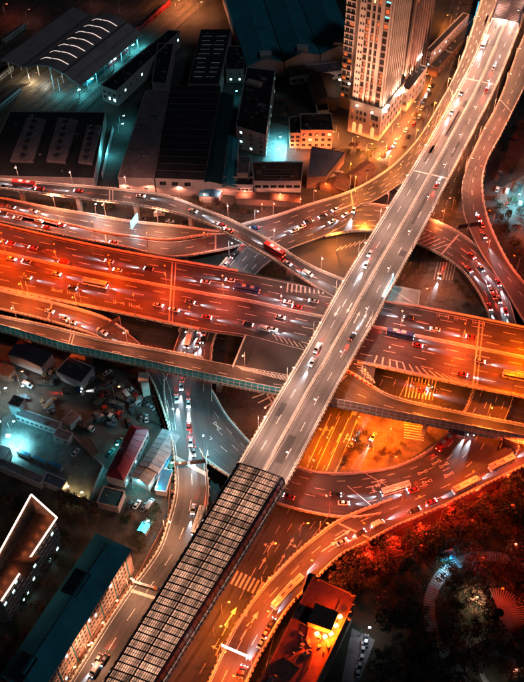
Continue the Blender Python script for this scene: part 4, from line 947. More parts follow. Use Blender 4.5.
block('low_building', 'long low white-fronted building in front of the teal-roofed warehouses', 'low building', None, 5, WHITE, GREYR, 'flat', quad=[U(290,78,5),U(344,71,5),U(343,62,5),U(289,68,5)], faces={0:(7,1,2.6,1.6,1.5,4)}, lit=0)
B, Q = block('hall', 'grey hall with a low curved roof behind the orange-lit block', 'hall', None, 8, BRICK, mat('warm_grey_roof', (.1,.085,.08), .8, var=.2), 'gable', quad=[U(316,100,8),U(337,98,8),U(331,74,8),U(309,76,8)], rise=1.4)
block('annex', 'lean-to annex lit by three white lamps beside the curved-roof hall', 'annex', None, 4.5, STONE, BLACKR, 'flat', quad=[U(317,112,4.5),U(329,111,4.5),U(327,101,4.5),U(316,102,4.5)], faces={0:(3,1,1.3,1.3,1,3.5)}, lit=1, litm=LITO)
B, Q = block('apartment_block', 'orange-lit three-storey block with dark stepped roofs left of the tower', 'apartment block', None, 12, STONE, BLACKR, 'flat', quad=[U(301,131,12),U(333,131,12),U(331,114,12),U(300,115,12)], faces={0:(5,3,1.9,1.6,1,11.5)}, lit=.12, litm=LITW, seed=8)
unit(B, Q, .5, .6, 13, 4, 1.6, BLACKR)
for x_, w_ in ((306,2600),(318,2600),(330,2600)): bulb(B, U(x_,147,4)+Vector((0,-3,0))-B.location, (1,.17,.045), w_*.55, .3, None)  # bare bulbs without fixtures, added to brighten the facade orange
B, Q = block('annex', 'lower side wing with a black roof left of the orange-lit block', 'annex', None, 9.5, STONE, BLACKR, 'flat', quad=[U(290,134,9.5),U(300.5,134,9.5),U(299.5,117,9.5),U(289,118,9.5)], faces={0:(2,3,1.8,1.5,1,9)}, lit=0)
B, Q = block('low_building', 'rust-roofed building with a long white front of square windows above the link ramp', 'low building', None, 7, WHITE, BROWNR, 'flat', quad=[U(254,182,7),U(301,182,7),U(303,163,7),U(252,163,7)], faces={0:(6,1,3.2,1.8,2.6,5.6)}, lit=.15, seed=5)
mb = MB()
for k in range(4): a = along(Q,0,.2,.15+k*.15); b = along(Q,0,.75,.15+k*.15); mb.bar(a+Vector((0,0,.5)), b+Vector((0,0,.5)), .2, .2)
part(mb, 'roof_pipe', M_steel, B)
block('low_building', 'narrow flat building with a strip of dark windows below the white block', 'low building', None, 6, WHITE, BLACKR, 'flat', quad=[U(221,185,6),U(253,186,6),U(253,178,6),U(222,178,6)], faces={0:(8,1,1.9,1.4,2.5,4.5)}, lit=.05)
block('annex', 'small grey-roofed box building at the foot of the white block', 'annex', None, 9, PINK, GREYR, 'flat', quad=[U(237,174,9),U(248,174,9),U(250,158,9),U(239,157,9)])
block('hall', 'flat slate-blue roofed hall between the rust-roofed building and the glowing lane', 'hall', None, 7, BRICK, SLATE, 'flat', quad=[U(307,178,7),U(326,177,7),U(345,153,7),U(312,147,7)], par=.4)
block('shed', 'rust-brown shed roof standing alone under the tower beside the link ramp', 'shed', [(346,174),(358,181),(367,162)], 5, BRICK, BROWNR, 'gable', rise=1.2)
block('shed', 'long orange-lit shed between the slate-blue hall and the rust-brown shed', 'shed', [(320,184),(344,191),(352,178)], 4, BRICK, BROWNR, 'gable', rise=1)
block('kiosk', 'tiny glowing shelter below the slate-blue hall', 'kiosk', [(327,182),(337,170),(342,174)], 4, BRICK, STONE, 'gable', rise=.8)
block('shed', 'row of rusty lean-to sheds below the rust-roofed building', 'shed', [(236,199),(300,203),(301,196)], 3.5, BRICK, BROWNR, 'gable', rise=.8, ribs=3)
block('shed', 'blue-roofed lean-to below the narrow teal shed', 'shed', [(199,196),(219,198),(219,190)], 4, WHITE, BLUER, 'gable', rise=.8)
# station side
block('gatehouse', 'pink-walled gatehouse with a round-headed window front beside the canopy', 'gatehouse', None, 10, PINK, BLACKR, 'flat', quad=[U(101,86,10),U(116,92,10),U(180,32,10),U(168,31,10)], faces={0:(3,2,1.6,1.9,2,9),1:(12,1,1.5,1.5,4,8)}, lit=.25, seed=9)
B, Q = block('workshop', 'wide dark workshop left of the annex with raised vent rows on its roof', 'workshop', None, 7.5, PINK, mat('sooty_roof', (.022,.022,.026), .9, var=.4, scale=.2), 'flat', quad=[U(-20,176,7.5),U(94,179,7.5),U(105,113,7.5),U(10,112,7.5)], par=.5)
mon = []
for q in ([(10,160),(33,161),(46,119),(27,117)],[(46,160),(65,161.5),(78,120),(58,117)],[(78,161),(92,163),(101,125),(87,125)]):
    P = [U(x,y,9.3) for x,y in q]; mb = MB(); mb.prism([(p.x,p.y) for p in P], 7.71, 9.3); part(mb, 'roof_monitor', GREYR, B)
    for k in range(6):
        p = along(P,0,.5,(k+.5)/6); mb = MB(); mb.tube((p.x,p.y,9.303), (p.x,p.y,10.6), .8, .8, 10); mb.tube((p.x,p.y,10.6), (p.x,p.y,11.3), 1.5, .5, 10); part(mb, 'roof_vent', M_dark, B)
t = root('light_wall', 'teal-lit alley wall along the right side of the workshop', 'wall', U(97,150,0)); mb = MB(); mb.bar(U(113,128,1.6), U(102,176,1.6), .4, 3.2); part(mb, 'wall_panel', WHITE, t); bulb(t, U(108,150,5)-t.location, TEAL, 1300, .3, None)
block('shed', 'low dark shed with open posts along the curved ramp at left', 'shed', None, 5, PINK, GREYR, 'gable', quad=[U(16,178,5),U(48,178,5),U(50,169,5),U(18,168,5)], rise=.8)

# ---- station canopy
t = root('station_canopy', 'wave-shaped grey station canopy with curved glowing roof slits over the rail tracks', 'station canopy', U(60,75,0))
F0, F1, K0, K1 = U(1,59,13), U(80,85,10), U(73,7,13), U(142,34,10)
ZP = [(0,13),(.26,11.6),(.34,12.6),(.5,16.2),(.64,17),(.8,15.2),(.92,11.8),(1,9.6)]
def cano(a, v, dz=0):
    p = F0.lerp(F1, v).lerp(K0.lerp(K1, v), a); f = (v-.3)/.7
    z = zlerp([(x, y) for x, y in ZP], v); return Vector((p.x, p.y, z+dz))
M_can = mat('canopy_metal', (.40,.29,.28), .8, 0, var=.15, scale=.25, wear=(.33,.24,.235), spec=.2)
mb = MB(); na, nv = 12, 28
for lay, dz in ((0,0),(1,-.5)):
    for i in range(na+1):
        for k in range(nv+1): mb.v.append(tuple(cano(i/na, k/nv, dz)))
o_ = (na+1)*(nv+1)
for i in range(na):
    for k in range(nv):
        a = i*(nv+1)+k; mb.f += [(a, a+1, a+nv+2, a+nv+1), (o_+a, o_+a+nv+1, o_+a+nv+2, o_+a+1)]; mb.m += [0, 0]
for i in range(na):
    for k in (0, nv): a = i*(nv+1)+k; mb.f.append((a, a+nv+1, o_+a+nv+1, o_+a)); mb.m.append(0)
for k in range(nv):
    for i in (0, na): a = i*(nv+1)+k; mb.f.append((a, o_+a, o_+a+1, a+1)); mb.m.append(0)
part(mb, 'roof_shell', M_can, t, smooth=False)
for i in range(7):
    a = .13+i*.125
    for v0, v1 in ((.40,.55),(.565,.76)):
        mb = MB(); rings = []
        for k in range(9):
            v = v0+(v1-v0)*k/8; p = cano(a, v, .06); d = (K0-F0).normalized()*.24; n_ = Vector((0,0,.12)); rings.append([p-d, p+d, p+d+n_, p-d+n_])
        mb.loft(rings); part(mb, 'light_slit', emis('slit_glow', (1,.8,.72), .28 if (i < 6 or v0 < .5) else .25), t)
for k in range(2, 10): 
    mb = MB(); v = k/10; mb.bar(cano(0, v, .12), cano(0, v, .12)+(K0-F0)*.0+Vector((0,.01,0)), .1, .1)
mb = MB()
for k in range(nv): mb.bar(cano(0, k/nv, -.2), cano(0, (k+1)/nv, -.2), .5, .7)
part(mb, 'front_fascia', mat('pale_fascia', (.7,.68,.72), .5, var=.1), t)
for v in (.27, .8):
    mb = MB()
    for i in range(na): mb.bar(cano(i/na, v, .1), cano((i+1)/na, v, .1), .5, .25)
    part(mb, 'roof_gutter', M_dark, t)
for i in range(8):
    for v in (.06,.3,.62,.95):
        p = cano(.02+i*.135, v, -.5); mb = MB(); mb.tube((p.x,p.y,0), p, .3, .25, 8); part(mb, 'column', M_steel, t)
for p, c, w in (((80,90),TEAL,900),((92,80),TEAL,500),((115,60),TEAL,900),((133,46),TEAL,1100),((30,77),(1,.75,.4),1500),((44,80),(.8,.9,.8),700),((143,43),TEAL,1000),((58,90),TEAL,500)):
    bulb(t, U(*p,4)-t.location, c, w*1.3, .3, None)
for p in ((79,90),(115,59),(133,45),(92,79)): mb = MB(); q = U(*p,5.3); mb.box(q, 1.6, .5, .25, .8); part(mb, 'floodlight', emis('teal_flood_glow', TEAL, 14), t)

# ---- rail tracks
M_railm = mat('rail_steel', (.16,.14,.13), .5, .5, var=.2); M_sleep = mat('sleeper', (.07,.062,.056), .95, var=.3)
Tdir = (U(138,30,0)-U(75,84,0)).normalized(); Tn = Vector((-Tdir.y, Tdir.x, 0)); T0 = U(75,90,0)
offs = [-16,-10,-4,2,9,15,21,27,34,40,46,53,60,70,77,84,91]
for i, of in enumerate(offs):
    c = T0+Tn*of; tr = root('railway_track', ORD[i]+' railway track from the gatehouse side, running diagonally past the station canopy', 'railway track', c, group='railway tracks')
    a, b = c-Tdir*(110 if of > 0 else 60), c+Tdir*260; z = Vector((0,0,1))
    mb = MB(); mb.bar(a+z*.12, b+z*.12, 3.4, .16); part(mb, 'ballast', M_sleep, tr)
    for s in (-.75, .75): mb = MB(); mb.bar(a+Tn*s+z*.3, b+Tn*s+z*.3, .16, .18); part(mb, 'rail', M_railm, tr)
    mb = MB()
    for k in range(0, 150): p = a+(b-a)*k/150; mb.bar(p-Tn*1.3+z*.17, p+Tn*1.3+z*.17, .35, .16)
    part(mb, 'sleeper_row', M_sleep, tr, stuff=True)
def carriage(px, py, of, label, colr, stripe=None, lit=False, L=22):
    p = U(px, py, 2); k = round((p-T0).dot(Tdir)); c = T0+Tn*of+Tdir*k; ang = math.atan2(Tdir.y, Tdir.x)
    t = link('train_carriage', None, None, Vector((c.x, c.y, .4)), ang); t['label'] = label; t['category'] = 'train carriage'; t['group'] = 'train carriages in the rail yard'
    mb = MB(); mb.loft([[(x,-1.4,.7),(x,1.4,.7),(x,1.5,2.6),(x,1.1,3.5),(x,0,3.75),(x,-1.1,3.5),(x,-1.5,2.6)] for x in (-L/2, L/2)]); o = link('body', mb.mesh('carriage_body', colr), t)
    for s in (-1, 1):
        for w_ in range(9):
            mb = MB(); mb.box((0,0,0), 1.3, .06, .8); key = 'cw%d' % lit
            if key not in WINM: WINM[key] = mb.mesh('carriage_window', LITC if lit else M_win)
            link('window', WINM[key], t, (-L/2+1.8+w_*(L-3.6)/8, s*1.49, 1.7))
    for x in (-L/2+3.5, L/2-3.5): mb = MB(); mb.box((x,0,0), 3.2, 2.2, .69); link('bogie', mb.mesh('bogie', M_dark), t)
    mb = MB(); mb.box((0,0,3.72), L*.9, .8, .25); link('roof_duct', mb.mesh('roof_duct', M_dark), t)
TR = mat('carriage_green', (.02,.1,.11), .4, .1, var=.2, local=True); RD = mat('carriage_red', (.3,.015,.02), .4, .1, var=.2, local=True); GR_ = mat('carriage_grey', (.16,.15,.16), .5, .1, var=.2, local=True)
carriage(96,76,-4,'teal-green train carriage standing nearest under the right edge of the canopy',TR); carriage(119,58,-4,'dark red train carriage coupled behind the teal-green one under the canopy edge',RD)
carriage(160,26,2,'red train carriage in the sidings between the canopy and the lit yard',RD); carriage(172,14,2,'bright red train carriage by the glowing yard, farther of the two red ones',RD)
carriage(18,103,27,'grey train carriage at the lower left of the rail yard',GR_); carriage(4,78,46,'pale grey carriage at the left edge above the canopy corner',GR_); carriage(30,38,70,'grey carriage on the far sidings behind the canopy',GR_)
gl(186,6,0,(1,.4,.15),5200,'rail yard',11,'double'); gl(176,16,0,(1,.4,.18),4200,'rail yard',11); gl(198,18,0,(1,.42,.2),3600,'rail yard',11); gl(6,20,0,(1,.2,.1),600,'rail yard',11)
for px, py in ((28,24),(60,92),(92,8),(120,14),(35,88)): gl(px, py, 40, (1,.4,.3), 260, 'rail yard', 9, gs=1)
t = gl(245,67,0,TEAL,500,'courts between the sheds',9,gs=40)
for px, py, w in ((275,146,9000),(274,158,6000),(120,125,600),(119,133,300),(232,100,120)): gl(px, py, 0, TEAL, w*.6, 'courts between the sheds', 6, gs=30)
for px, py in ((328,90),(328,96),(328,101)): gl(px, py, 180, (1,.7,.45), 800, 'hall with the curved roof', 6, gs=35)
for px, py, w in ((336,134,3000),(338,141,3000),(296,152,2200),(326,146,800)): gl(px, py, 180, (1,.38,.12), w, 'alley beside the orange-lit block', 6, gs=30)

# ---- the tower
TW = root('tower', 'tall pale stone tower with vertical glass strips rising from a floodlit podium', 'tower', U(368,150,0))
def tw_block(q, h, z0=0): return [U(x, y, h) for x, y in q]
PH = 20.0; P = rect3([(350,101),(382,111),(401,82)], PH)
mb = MB(); mb.prism([(p.x,p.y) for p in P], 0, PH); part(mb, 'podium', STONE, TW)
mb = MB(); mb.prism([(p.x+(p.x-P[0].x)*.01, p.y) for p in P], PH+.003, PH+.5); part(mb, 'podium_roof', BLACKR, TW)
dx = (P[1]-P[0]).normalized(); dy = (P[3]-P[0]).normalized(); Wp = (P[1]-P[0]).length; Dp = (P[3]-P[0]).length
aF = math.atan2(dx.y, dx.x); aS = math.atan2(dy.y, dy.x)
def fpt(s, d, z): p = P[0]+dx*s+dy*d; return Vector((p.x, p.y, z))
for s, zz, w, h in [(Wp*f, 13.5, 1.5, 2.4) for f in (.1,.26,.38,.5)]+[(Wp*f, 9.5, 1.5, 2.4) for f in (.1,.26,.38,.5)]+[(Wp*.8, 12.5, 4.4, 3.2),(Wp*.8, 8.6, 1.4, 2),(Wp*.9,8.6,1.4,2),(Wp*.7,8.6,1.4,2)]:
    window(TW, fpt(s, -.03, zz), aF, w, h, M_win if rnd.random() < .75 else LITO)
for f in (.2,.4,.78):
    mb = MB(); c = fpt(Wp*f, -.1, 1.0); mb.box(c, 2.2, .2, 5.5, aF); mb.tube(c+Vector((0,0,5.5))-dy*.1, c+Vector((0,0,5.5))+dy*.1, 1.1, 1.1, 14); part(mb, 'arched_window', emis('arched_window_glow', (1,.33,.1), .45), TW)
for i in range(7):
    for zz in (3, 8, 13): window(TW, P[1]+dy*(3+i*(Dp-6)/6)+Vector((0,0,zz-PH))+dx*.03, aS+0, 2, 2.6, M_win if rnd.random() < .7 else LITO)
mb = MB()
for a, b in ((0,1),(1,2),(2,3),(3,0)): mb.bar(P[a]+Vector((0,0,.9)), P[b]+Vector((0,0,.9)), .8, 1.0+.01*a)
part(mb, 'cornice', STONE, TW)
TH_ = 86.0; s0, s1, d0, d1_ = Wp*.04, Wp*.93, 2.0, Dp*.85
q = [fpt(s0,d0,0), fpt(s1,d0,0), fpt(s1,d1_,0), fpt(s0,d1_,0)]
mb = MB(); mb.prism([(p.x,p.y) for p in q], PH+.6, TH_); part(mb, 'shaft', mat('tower_glass', (.03,.025,.022), .15, var=.2, spec=.7), TW)
mb = MB(); mb.prism([(p.x,p.y) for p in [fpt(s0-.4,d0-.4,0), fpt(s1+.4,d0-.4,0), fpt(s1+.4,d1_+.4,0), fpt(s0-.4,d1_+.4,0)]], TH_+.003, TH_+1.6); part(mb, 'roof', emis('crown_light', (1,.75,.55), .8) if 0 else STONE, TW)
wd = s1-s0
for a, b in ((0,.2),(.34,.40),(.50,.56),(.66,.78),(.94,1.0)):
    mb = MB(); c = fpt(s0+wd*(a+b)/2, d0-.5, PH+.6); mb.box(c, wd*(b-a), 1.0-.004*a, TH_-PH-.65, aF); part(mb, 'stone_pier', STONE, TW)
nfl = 16; fh = (TH_-PH-1)/nfl
for k in range(nfl):
    for a, b in ((.2,.34),(.40,.50),(.56,.66),(.78,.94)):
        mb = MB(); mb.box(fpt(s0+wd*(a+b)/2, d0-.14, PH+.8+k*fh), wd*(b-a)-.02, .26, fh*.28, aF); part(mb, 'spandrel', mat('spandrel_stone', (.3,.2,.16), .8, var=.1), TW)
        if rnd.random() < .42:
            mb = MB(); mb.box(fpt(s0+wd*(a+b)/2+rnd.uniform(-.3,.3), d0-.05, PH+.8+k*fh+fh*.34), wd*(b-a)*rnd.uniform(.35,.8), .08, fh*.55, aF); part(mb, 'lit_pane', rnd.choice([LITO, LITO, emis('lit_pane_amber', (1,.15,.03), .22), LITW if k > 12 else LITO]), TW)
    window(TW, fpt(s0+wd*.07, d0-1.03, PH+1.6+k*fh), aF, .9, 1.3, M_win); window(TW, fpt(s0+wd*.155, d0-1.03, PH+1.6+k*fh), aF, .9, 1.3, M_win)
for k in range(2):
    mb = MB(); mb.box(fpt(s0+wd*(.86), d0-.06, PH+4+(nfl-2-k*2)*fh), 2.2, .1, 1.6, aF); part(mb, 'lit_pane', emis('teal_pane', TEAL, .9), TW)
for i in range(9):
    mb = MB(); p = q[1]+dy*(.6+i*((q[2]-q[1]).length-1.2)/8)+dx*.45; mb.box((p.x,p.y,PH+.6), .9, 1.1, TH_-PH-.65, aF); part(mb, 'side_pier', STONE, TW)
for k in range(nfl):
    mb = MB(); a = q[1]+dx*.12; b = q[2]+dx*.12; z = PH+.8+k*fh+fh*.14; mb.bar(Vector((a.x,a.y,z)), Vector((b.x,b.y,z)), .2, fh*.28); part(mb, 'side_spandrel', MATS['spandrel_stone'], TW)
# left wing with paired windows
WQ = rect3([(341,77),(350.5,80),(353,70)], PH); wx = (WQ[1]-WQ[0]).normalized(); wa = math.atan2(wx.y, wx.x)
WW = root('tower_wing', 'slim left wing of the tower with stacked pairs of dark windows', 'tower wing', Vector((WQ[0].x, WQ[0].y, 0)))
mb = MB(); mb.prism([(p.x,p.y) for p in WQ], 0, TH_-2); part(mb, 'wall', STONE, WW); wl = (WQ[1]-WQ[0]).length; wy = (WQ[3]-WQ[0]).normalized()
for k in range(20):
    z = 8+k*3.75
    for f in (.3, .72): window(WW, Vector(((WQ[0]+wx*wl*f).x, (WQ[0]+wx*wl*f).y, z))-wy*.03, wa, wl*.36, 2.1, M_win if rnd.random() < .85 else LITO)
    mb = MB(); c = WQ[0]+wx*wl*.5-wy*.5; mb.box((c.x,c.y,z-.7), wl*.92, .9, .35, wa); part(mb, 'balcony', STONE, WW)
# second tower
Q = rect3([(393,62),(407,67),(420,45)], 0+22)
T2 = root('tower', 'darker striped second tower standing behind and right of the pale tower', 'tower', Vector((Q[0].x, Q[0].y, 0)))
mb = MB(); mb.prism([(p.x,p.y) for p in Q], 0, 92); part(mb, 'shaft', mat('dark_tower_wall', (.05,.04,.04), .4, var=.2), T2)
ex = (Q[1]-Q[0]).normalized(); ey = (Q[2]-Q[1]).normalized(); L0, L1 = (Q[1]-Q[0]).length, (Q[2]-Q[1]).length; a2 = math.atan2(ex.y, ex.x)
for i in range(5): p = Q[0]+ex*(L0*i/4)-ey*.3; mb = MB(); mb.box((p.x,p.y,0), 1.2, .9, 92.5+.01*i, a2); part(mb, 'stone_pier', STONE, T2)
for i in range(8): p = Q[1]+ey*(1+(L1-2)*i/7)+ex*.3; mb = MB(); mb.box((p.x,p.y,0), .8, 1.0, 92.3+.01*i, a2); part(mb, 'side_pier', mat('tower_fin', (.3,.2,.17), .8, var=.1), T2)
for k in range(22):
    if rnd.random() < .5: p = Q[1]+ey*(L1*rnd.choice([.12,.27,.41,.56,.7,.85]))+ex*.05; mb = MB(); mb.box((p.x,p.y,24+k*3), .1, 1.6, 1.4, a2); part(mb, 'lit_pane', LITO, T2)
B, Q = block('annex', 'orange-lit podium block with a dark flat roof at the foot of the second tower', 'annex', [(399,88),(409,91),(421,66)], 14, STONE, BLACKR, 'flat', faces={0:(2,2,1.4,2,3,12),1:(5,2,1.6,2,3,12)}, lit=.3, litm=LITO)
block('low_building', 'pink building with rows of small windows beyond the second tower', 'apartment block', [(425,52),(431,54),(445,8)], 12, PINK, BLACKR, 'flat', faces={0:(3,4,1,1.2,1,11),1:(14,4,1.2,1.2,1,11)}, lit=.05)
block('low_building', 'long dark roofed building across the street from the second tower', 'low building', [(429,66),(438,69),(462,8)], 6, BRICK, BLACKR, 'flat', faces={1:(12,1,1.5,1.3,2,5)}, lit=.2, litm=LITO)
for x, y, z, w in ((386,112,21,2800),(396,96,21,2400),(357,106,21,2400),(372,113,21,2800),(344,84,12,1800),(340,80,6,2600),(349,84,20.6,1500),(404,92,15,2400)):
    b_ = bulb(TW, U(x, y, z)-TW.location, (1,.42,.26), w*1.0, .3, 150)
    b_.rotation_euler = (math.pi, 0, 0); mb = MB(); mb.box(U(x,y,z-.5), .9, .9, .4, .5); part(mb, 'floodlight', emis('flood_glow', (1,.72,.5), 20), TW)
for x, y, z, w in ((380,156,7,3600),(366,153,7,3000),(352,146,7,2600),(392,133,7,2600),(400,118,7,1800),(349,128,7,1800)):
    gl(x, y, 0, (1,.36,.12), w*1.3, 'podium of the tower', 6, gs=25)
def aim(parent, p, q, col, watt, size):
    key = ('aim', col, watt, size)
    if key not in LIGHTS:
        d = bpy.data.lights.new('added_flood', 'SPOT'); d.color = col; d.energy = watt; d.spot_size = R(size); d.spot_blend = .6; d.shadow_soft_size = .4; LIGHTS[key] = d
    o = bpy.data.objects.new('added_flood', LIGHTS[key]); COL.objects.link(o); o.parent = parent; o.location = p-parent.location
    o.rotation_euler = (q-p).to_track_quat('-Z', 'Y').to_euler(); return o
tm = Vector((TW.location.x, TW.location.y, 0))
for i, (x, y, q, w) in enumerate(((349,196,fpt(Wp*.4,0,52),36000),(365,192,fpt(Wp*.7,0,62),36000),(332,170,fpt(-3,2,48),44000),(424,128,fpt(Wp,Dp*.5,50),32000))):  # masts added to spread light evenly up the tower
    mt = root('added_flood_mast', ('first','second','third','fourth')[i]+' added floodlight mast to even the light on the tower, near its foot', 'floodlight mast', U(x,y,0))
    mb = MB(); mb.tube(U(x,y,0), U(x,y,0)+Vector((0,0,14)), .22, .14, 8); part(mb, 'pole', M_pole, mt)
    mb = MB(); mb.box(U(x,y,0)+Vector((0,0,14)), 1.6, .5, .7); part(mb, 'lamp_head', M_dark, mt)
    aim(mt, U(x,y,0)+Vector((0,.6,15)), q, (1,.5,.33), w, 46)
aim(T2, U(424,100,6), Vector((T2.location.x+6, T2.location.y+8, 50)), (1,.4,.24), 26000, 50)  # added spot without a fixture, brightens the second tower
for x, y, z, w in ((412,74,15.5,1700),(404,80,15.5,1700),(398,86,15.5,1500),(418,64,12,1500)):
    b_ = bulb(T2, U(x, y, z)-T2.location, (1,.42,.26), w*1.2, .3, 150); b_.rotation_euler = (math.pi, 0, 0)  # bare uplights added to brighten the second tower
for (x, y), (x2, y2) in (((384,112),(389,105)),((399,95),(404,88)),((418,60),(422,54))):
    mb = MB(); a, b = U(x,y,PH+1.5), U(x2,y2,PH+1.5); mb.bar(a, b, .6, .5); part(mb, 'light_bar', emis('white_bar_glow', (1,.8,.65), 16), TW)
t = root('billboard', 'long cyan-lit hoarding beside the surface street left of the top viaduct', 'billboard', U(475,22,0))
for a, b in (((478,6),(470,38)),((444,122),(426,135))):
    mb = MB(); mb.bar(U(*a,6), U(*b,6), .5, 6.5); part(mb, 'lit_board', emis('cyan_board_glow', (.06,.6,.9), .3), t)
    for k in (0,.5,1): p = U(*a,0).lerp(U(*b,0), k); mb = MB(); mb.box(p, .3, .3, 3.2); part(mb, 'leg', M_steel, t)

# ------------------------------------------------------------------ lower left: yard, sheds, vehicles
def yb(label, px3, h, wall, roof, kind='flat', name='shed', cat='shed', **k): return block(name, label, cat, px3, h, wall, roof, kind, **k)
yb('long white security building with a grey roof along the teal-lit yard', [(15,415),(57,430),(61,423)], 4, WHITE, GREYR, par=.3, faces={0:(9,1,1.4,1.2,1.2,3)}, lit=0, name='low_building', cat='low building')
yb('small white cabin at the right end of the long security building', [(53,436),(68,441),(72,433)], 3.5, WHITE, GREYR, par=.2, faces={0:(2,1,1.2,1.2,1,2.8)}, lit=0, name='cabin', cat='cabin')
yb('dark square gate tower lit teal at the left end of the yard', [(8,404),(19,408),(21,398)], 7, WHITE, mat('blue_dark_roof', (.02,.05,.06), .7), name='cabin', cat='cabin', par=.5)
yb('white boxy container beside the cement truck', [(61,420),(70,425.5),(81,415)], 3.6, WHITE, CORR, name='container', cat='container', par=0)
yb('brown flat-roofed shed leaning beside the yard wall', [(82,441),(92,457),(99,452)], 3, BRICK, BROWNR, par=.2)
for i, (a, b, c) in enumerate((((16,451),(28,457),(30,454)),((32,457.5),(45,463.5),(46,460.5)),((48,463.5),(60,469.5),(61.5,466)))):
    yb(('leftmost','middle','rightmost')[i]+' of three blue-roofed bicycle shelters in the teal-lit yard', [a,b,c], 2.2, M_steel, BLUER, name='bicycle_shelter', cat='shelter', par=0)
yb('grey-roofed row building with yard lanterns along its front, left half', [(-12,462),(40,484),(43,476)], 4, WHITE, GREYR, par=.3, name='low_building', cat='low building')
yb('darker flat end of the lantern-lit row building', [(41,481),(61,489.5),(67,481)], 3.6, WHITE, SLATE, par=.3, name='low_building', cat='low building')
yb('white box building at the left edge below the floodlit corner', [(-8,455),(3,459),(8,448)], 5, WHITE, CORR, name='cabin', cat='cabin', par=.3)
yb('pale shed with a blue inner roof right of the lantern row', [(97,503),(118,508),(120,491)], 4, PINK, mat('pool_blue_roof', (.02,.09,.13), .6, var=.3), name='shed', par=.6)
yb('crimson hip-roofed long shed with white walls', [(106,475),(124,480),(151,431)], 6, WHITE, REDR, 'hip', rise=2.4, inset=.12, faces={1:(8,1,1.2,1.2,2,4.5)}, lit=.3, ribs=3, rib_mat=REDR)
yb('weathered corrugated long shed right of the crimson roof', [(140,465),(158,472),(173,434)], 6, WHITE, CORR, 'gable', rise=1.2, ribs=2.2)
yb('lower patched grey shed at the front of the corrugated one', [(131,476),(148,484),(156,467)], 5.5, WHITE, CORR, 'gable', rise=1, ribs=2)
yb('bright blue lean-to strip along the corrugated shed', [(153,477),(159,479),(174,443)], 3.5, WHITE, BLUER, 'gable', rise=.6)
yb('grey-blue flat shed beside the junction gantry', [(155,490),(166,492),(170,470)], 3.5, WHITE, BLUER, par=.2)
yb('teal-lit greenhouse kiosk by the bend of the west road', [(138,530),(145,533),(149,525)], 3, WHITE, emis('greenhouse_glow', (.1,.8,1), .5), 'gable', rise=1, name='greenhouse', cat='greenhouse')
yb('dark roofed warehouse with a long white side under the sound barrier', [(8,354),(41,367),(50,352)], 6, WHITE, PURP, 'gable', rise=1.2, name='warehouse', cat='warehouse')
yb('pale-ended low warehouse right of the long white-sided one', [(56,372),(81,383),(89,366)], 5, WHITE, PURP, 'flat', name='warehouse', cat='warehouse', par=.3)
yb('pink tarpaulin-roofed lean-to under the viaduct', [(70,357),(84,361),(90,352)], 4, PINK, PINK, 'gable', rise=.8)
yb('rust-red lean-to roofs at the left edge of the yard road', [(-8,372),(8,377),(9,366)], 4, BRICK, BROWNR, 'gable', rise=.8)
def wall_line(label, pts, h, m, nm='wall'):
    t = root(nm, label, 'wall', U(*pts[0],0))
    for k, (a, b) in enumerate(zip(pts, pts[1:])): mb = MB(); mb.bar(U(*a,0)+Vector((0,0,h/2)), U(*b,0)+Vector((0,0,h/2)), .35, h+.01*k); part(mb, 'wall_panel', m, t)
wall_line('boundary wall dividing the concrete yard from the truck park', [(62,427),(104,468),(90,500)], 2.4, PINK)
wall_line('front wall of the lantern-lit yard', [(0,470),(90,503),(118,510)], 2.2, GREYR)
wall_line('long wall between the west road and the truck park', [(150,385),(166,430),(172,470),(168,520),(140,575),(80,660)], 2.6, mat('brick_wall', (.22,.12,.09), .95, var=.3))
M_boxc = mat('concrete_block', (.3,.29,.28), .9, var=.2)
for px, py, c, w in ((2.5,468,TEAL,700),(18,475,(1,.7,.3),160),(32.5,480,(1,.75,.2),160),(47.5,486,(1,.7,.25),160),(62,491,(1,.7,.3),160),(76,497,(1,.75,.3),160),(104,508,(1,.7,.3),120)): gl(px, py, 0, c, w, 'yard wall lanterns', 3.2, gs=30)
gl(12,436,0,(.15,.75,.9),1200,'teal-lit yard',10,'double',60); gl(20,398,0,(.5,.9,1),1300,'teal-lit yard',8,gs=40); gl(3,400,0,(.5,.9,1),900,'teal-lit yard',8,gs=40)
for px, py, w in ((133,488,420),(112,452,200),(166,470,200),(142,528,400),(104,478,220),(151,494,300)): gl(px, py, 0, TEAL, w, 'shed yard right of the crimson roof', 5, gs=30)
for px, py, w in ((20,385,420),(100,372,420),(115,400,60),(-5,390,250)): gl(px, py, 0, (1,.45,.22), w, 'truck park', 9, gs=6)
parked(76,453,60,'car','white','concrete yard'); parked(119,442,60,'car','teal','crimson shed'); parked(111,453,60,'car','teal','crimson shed'); parked(86,428,-28,'truck','white','yard wall')  # teal body paint of the two cars carries the teal light on them
parked(137,505,62,'car','white','small trees left of the west road'); parked(129,506,62,'car','black','small trees left of the west road'); parked(144,508,62,'car','grey','small trees left of the west road'); parked(150,505,62,'van','silver','small trees left of the west road')
vehicle(U(72,392,.06), R(5), 'truck', 'blue', True, 'yard road', True)
parked(46,384,-5,'truck','grey','yard road'); parked(84,382,35,'truck','blue','truck park'); parked(28,386,-30,'van','white','yard road'); parked(14,380,-40,'car','black','yard road'); parked(3,372,-50,'car','grey','yard road')
cols = ['grey','silver','white','black','grey','black','grey','red','grey']
for k_ in ('red','green','blue'): pass
for i in range(34):
    x, y = rnd.uniform(88,158), rnd.uniform(372,424)
    if x > 118+(y-372)*.9: continue
    parked(x, y, rnd.choice([40,50,-35,130,20])+rnd.uniform(-12,12), rnd.choice(['truck','car','van','truck']), rnd.choice(cols), 'truck park')
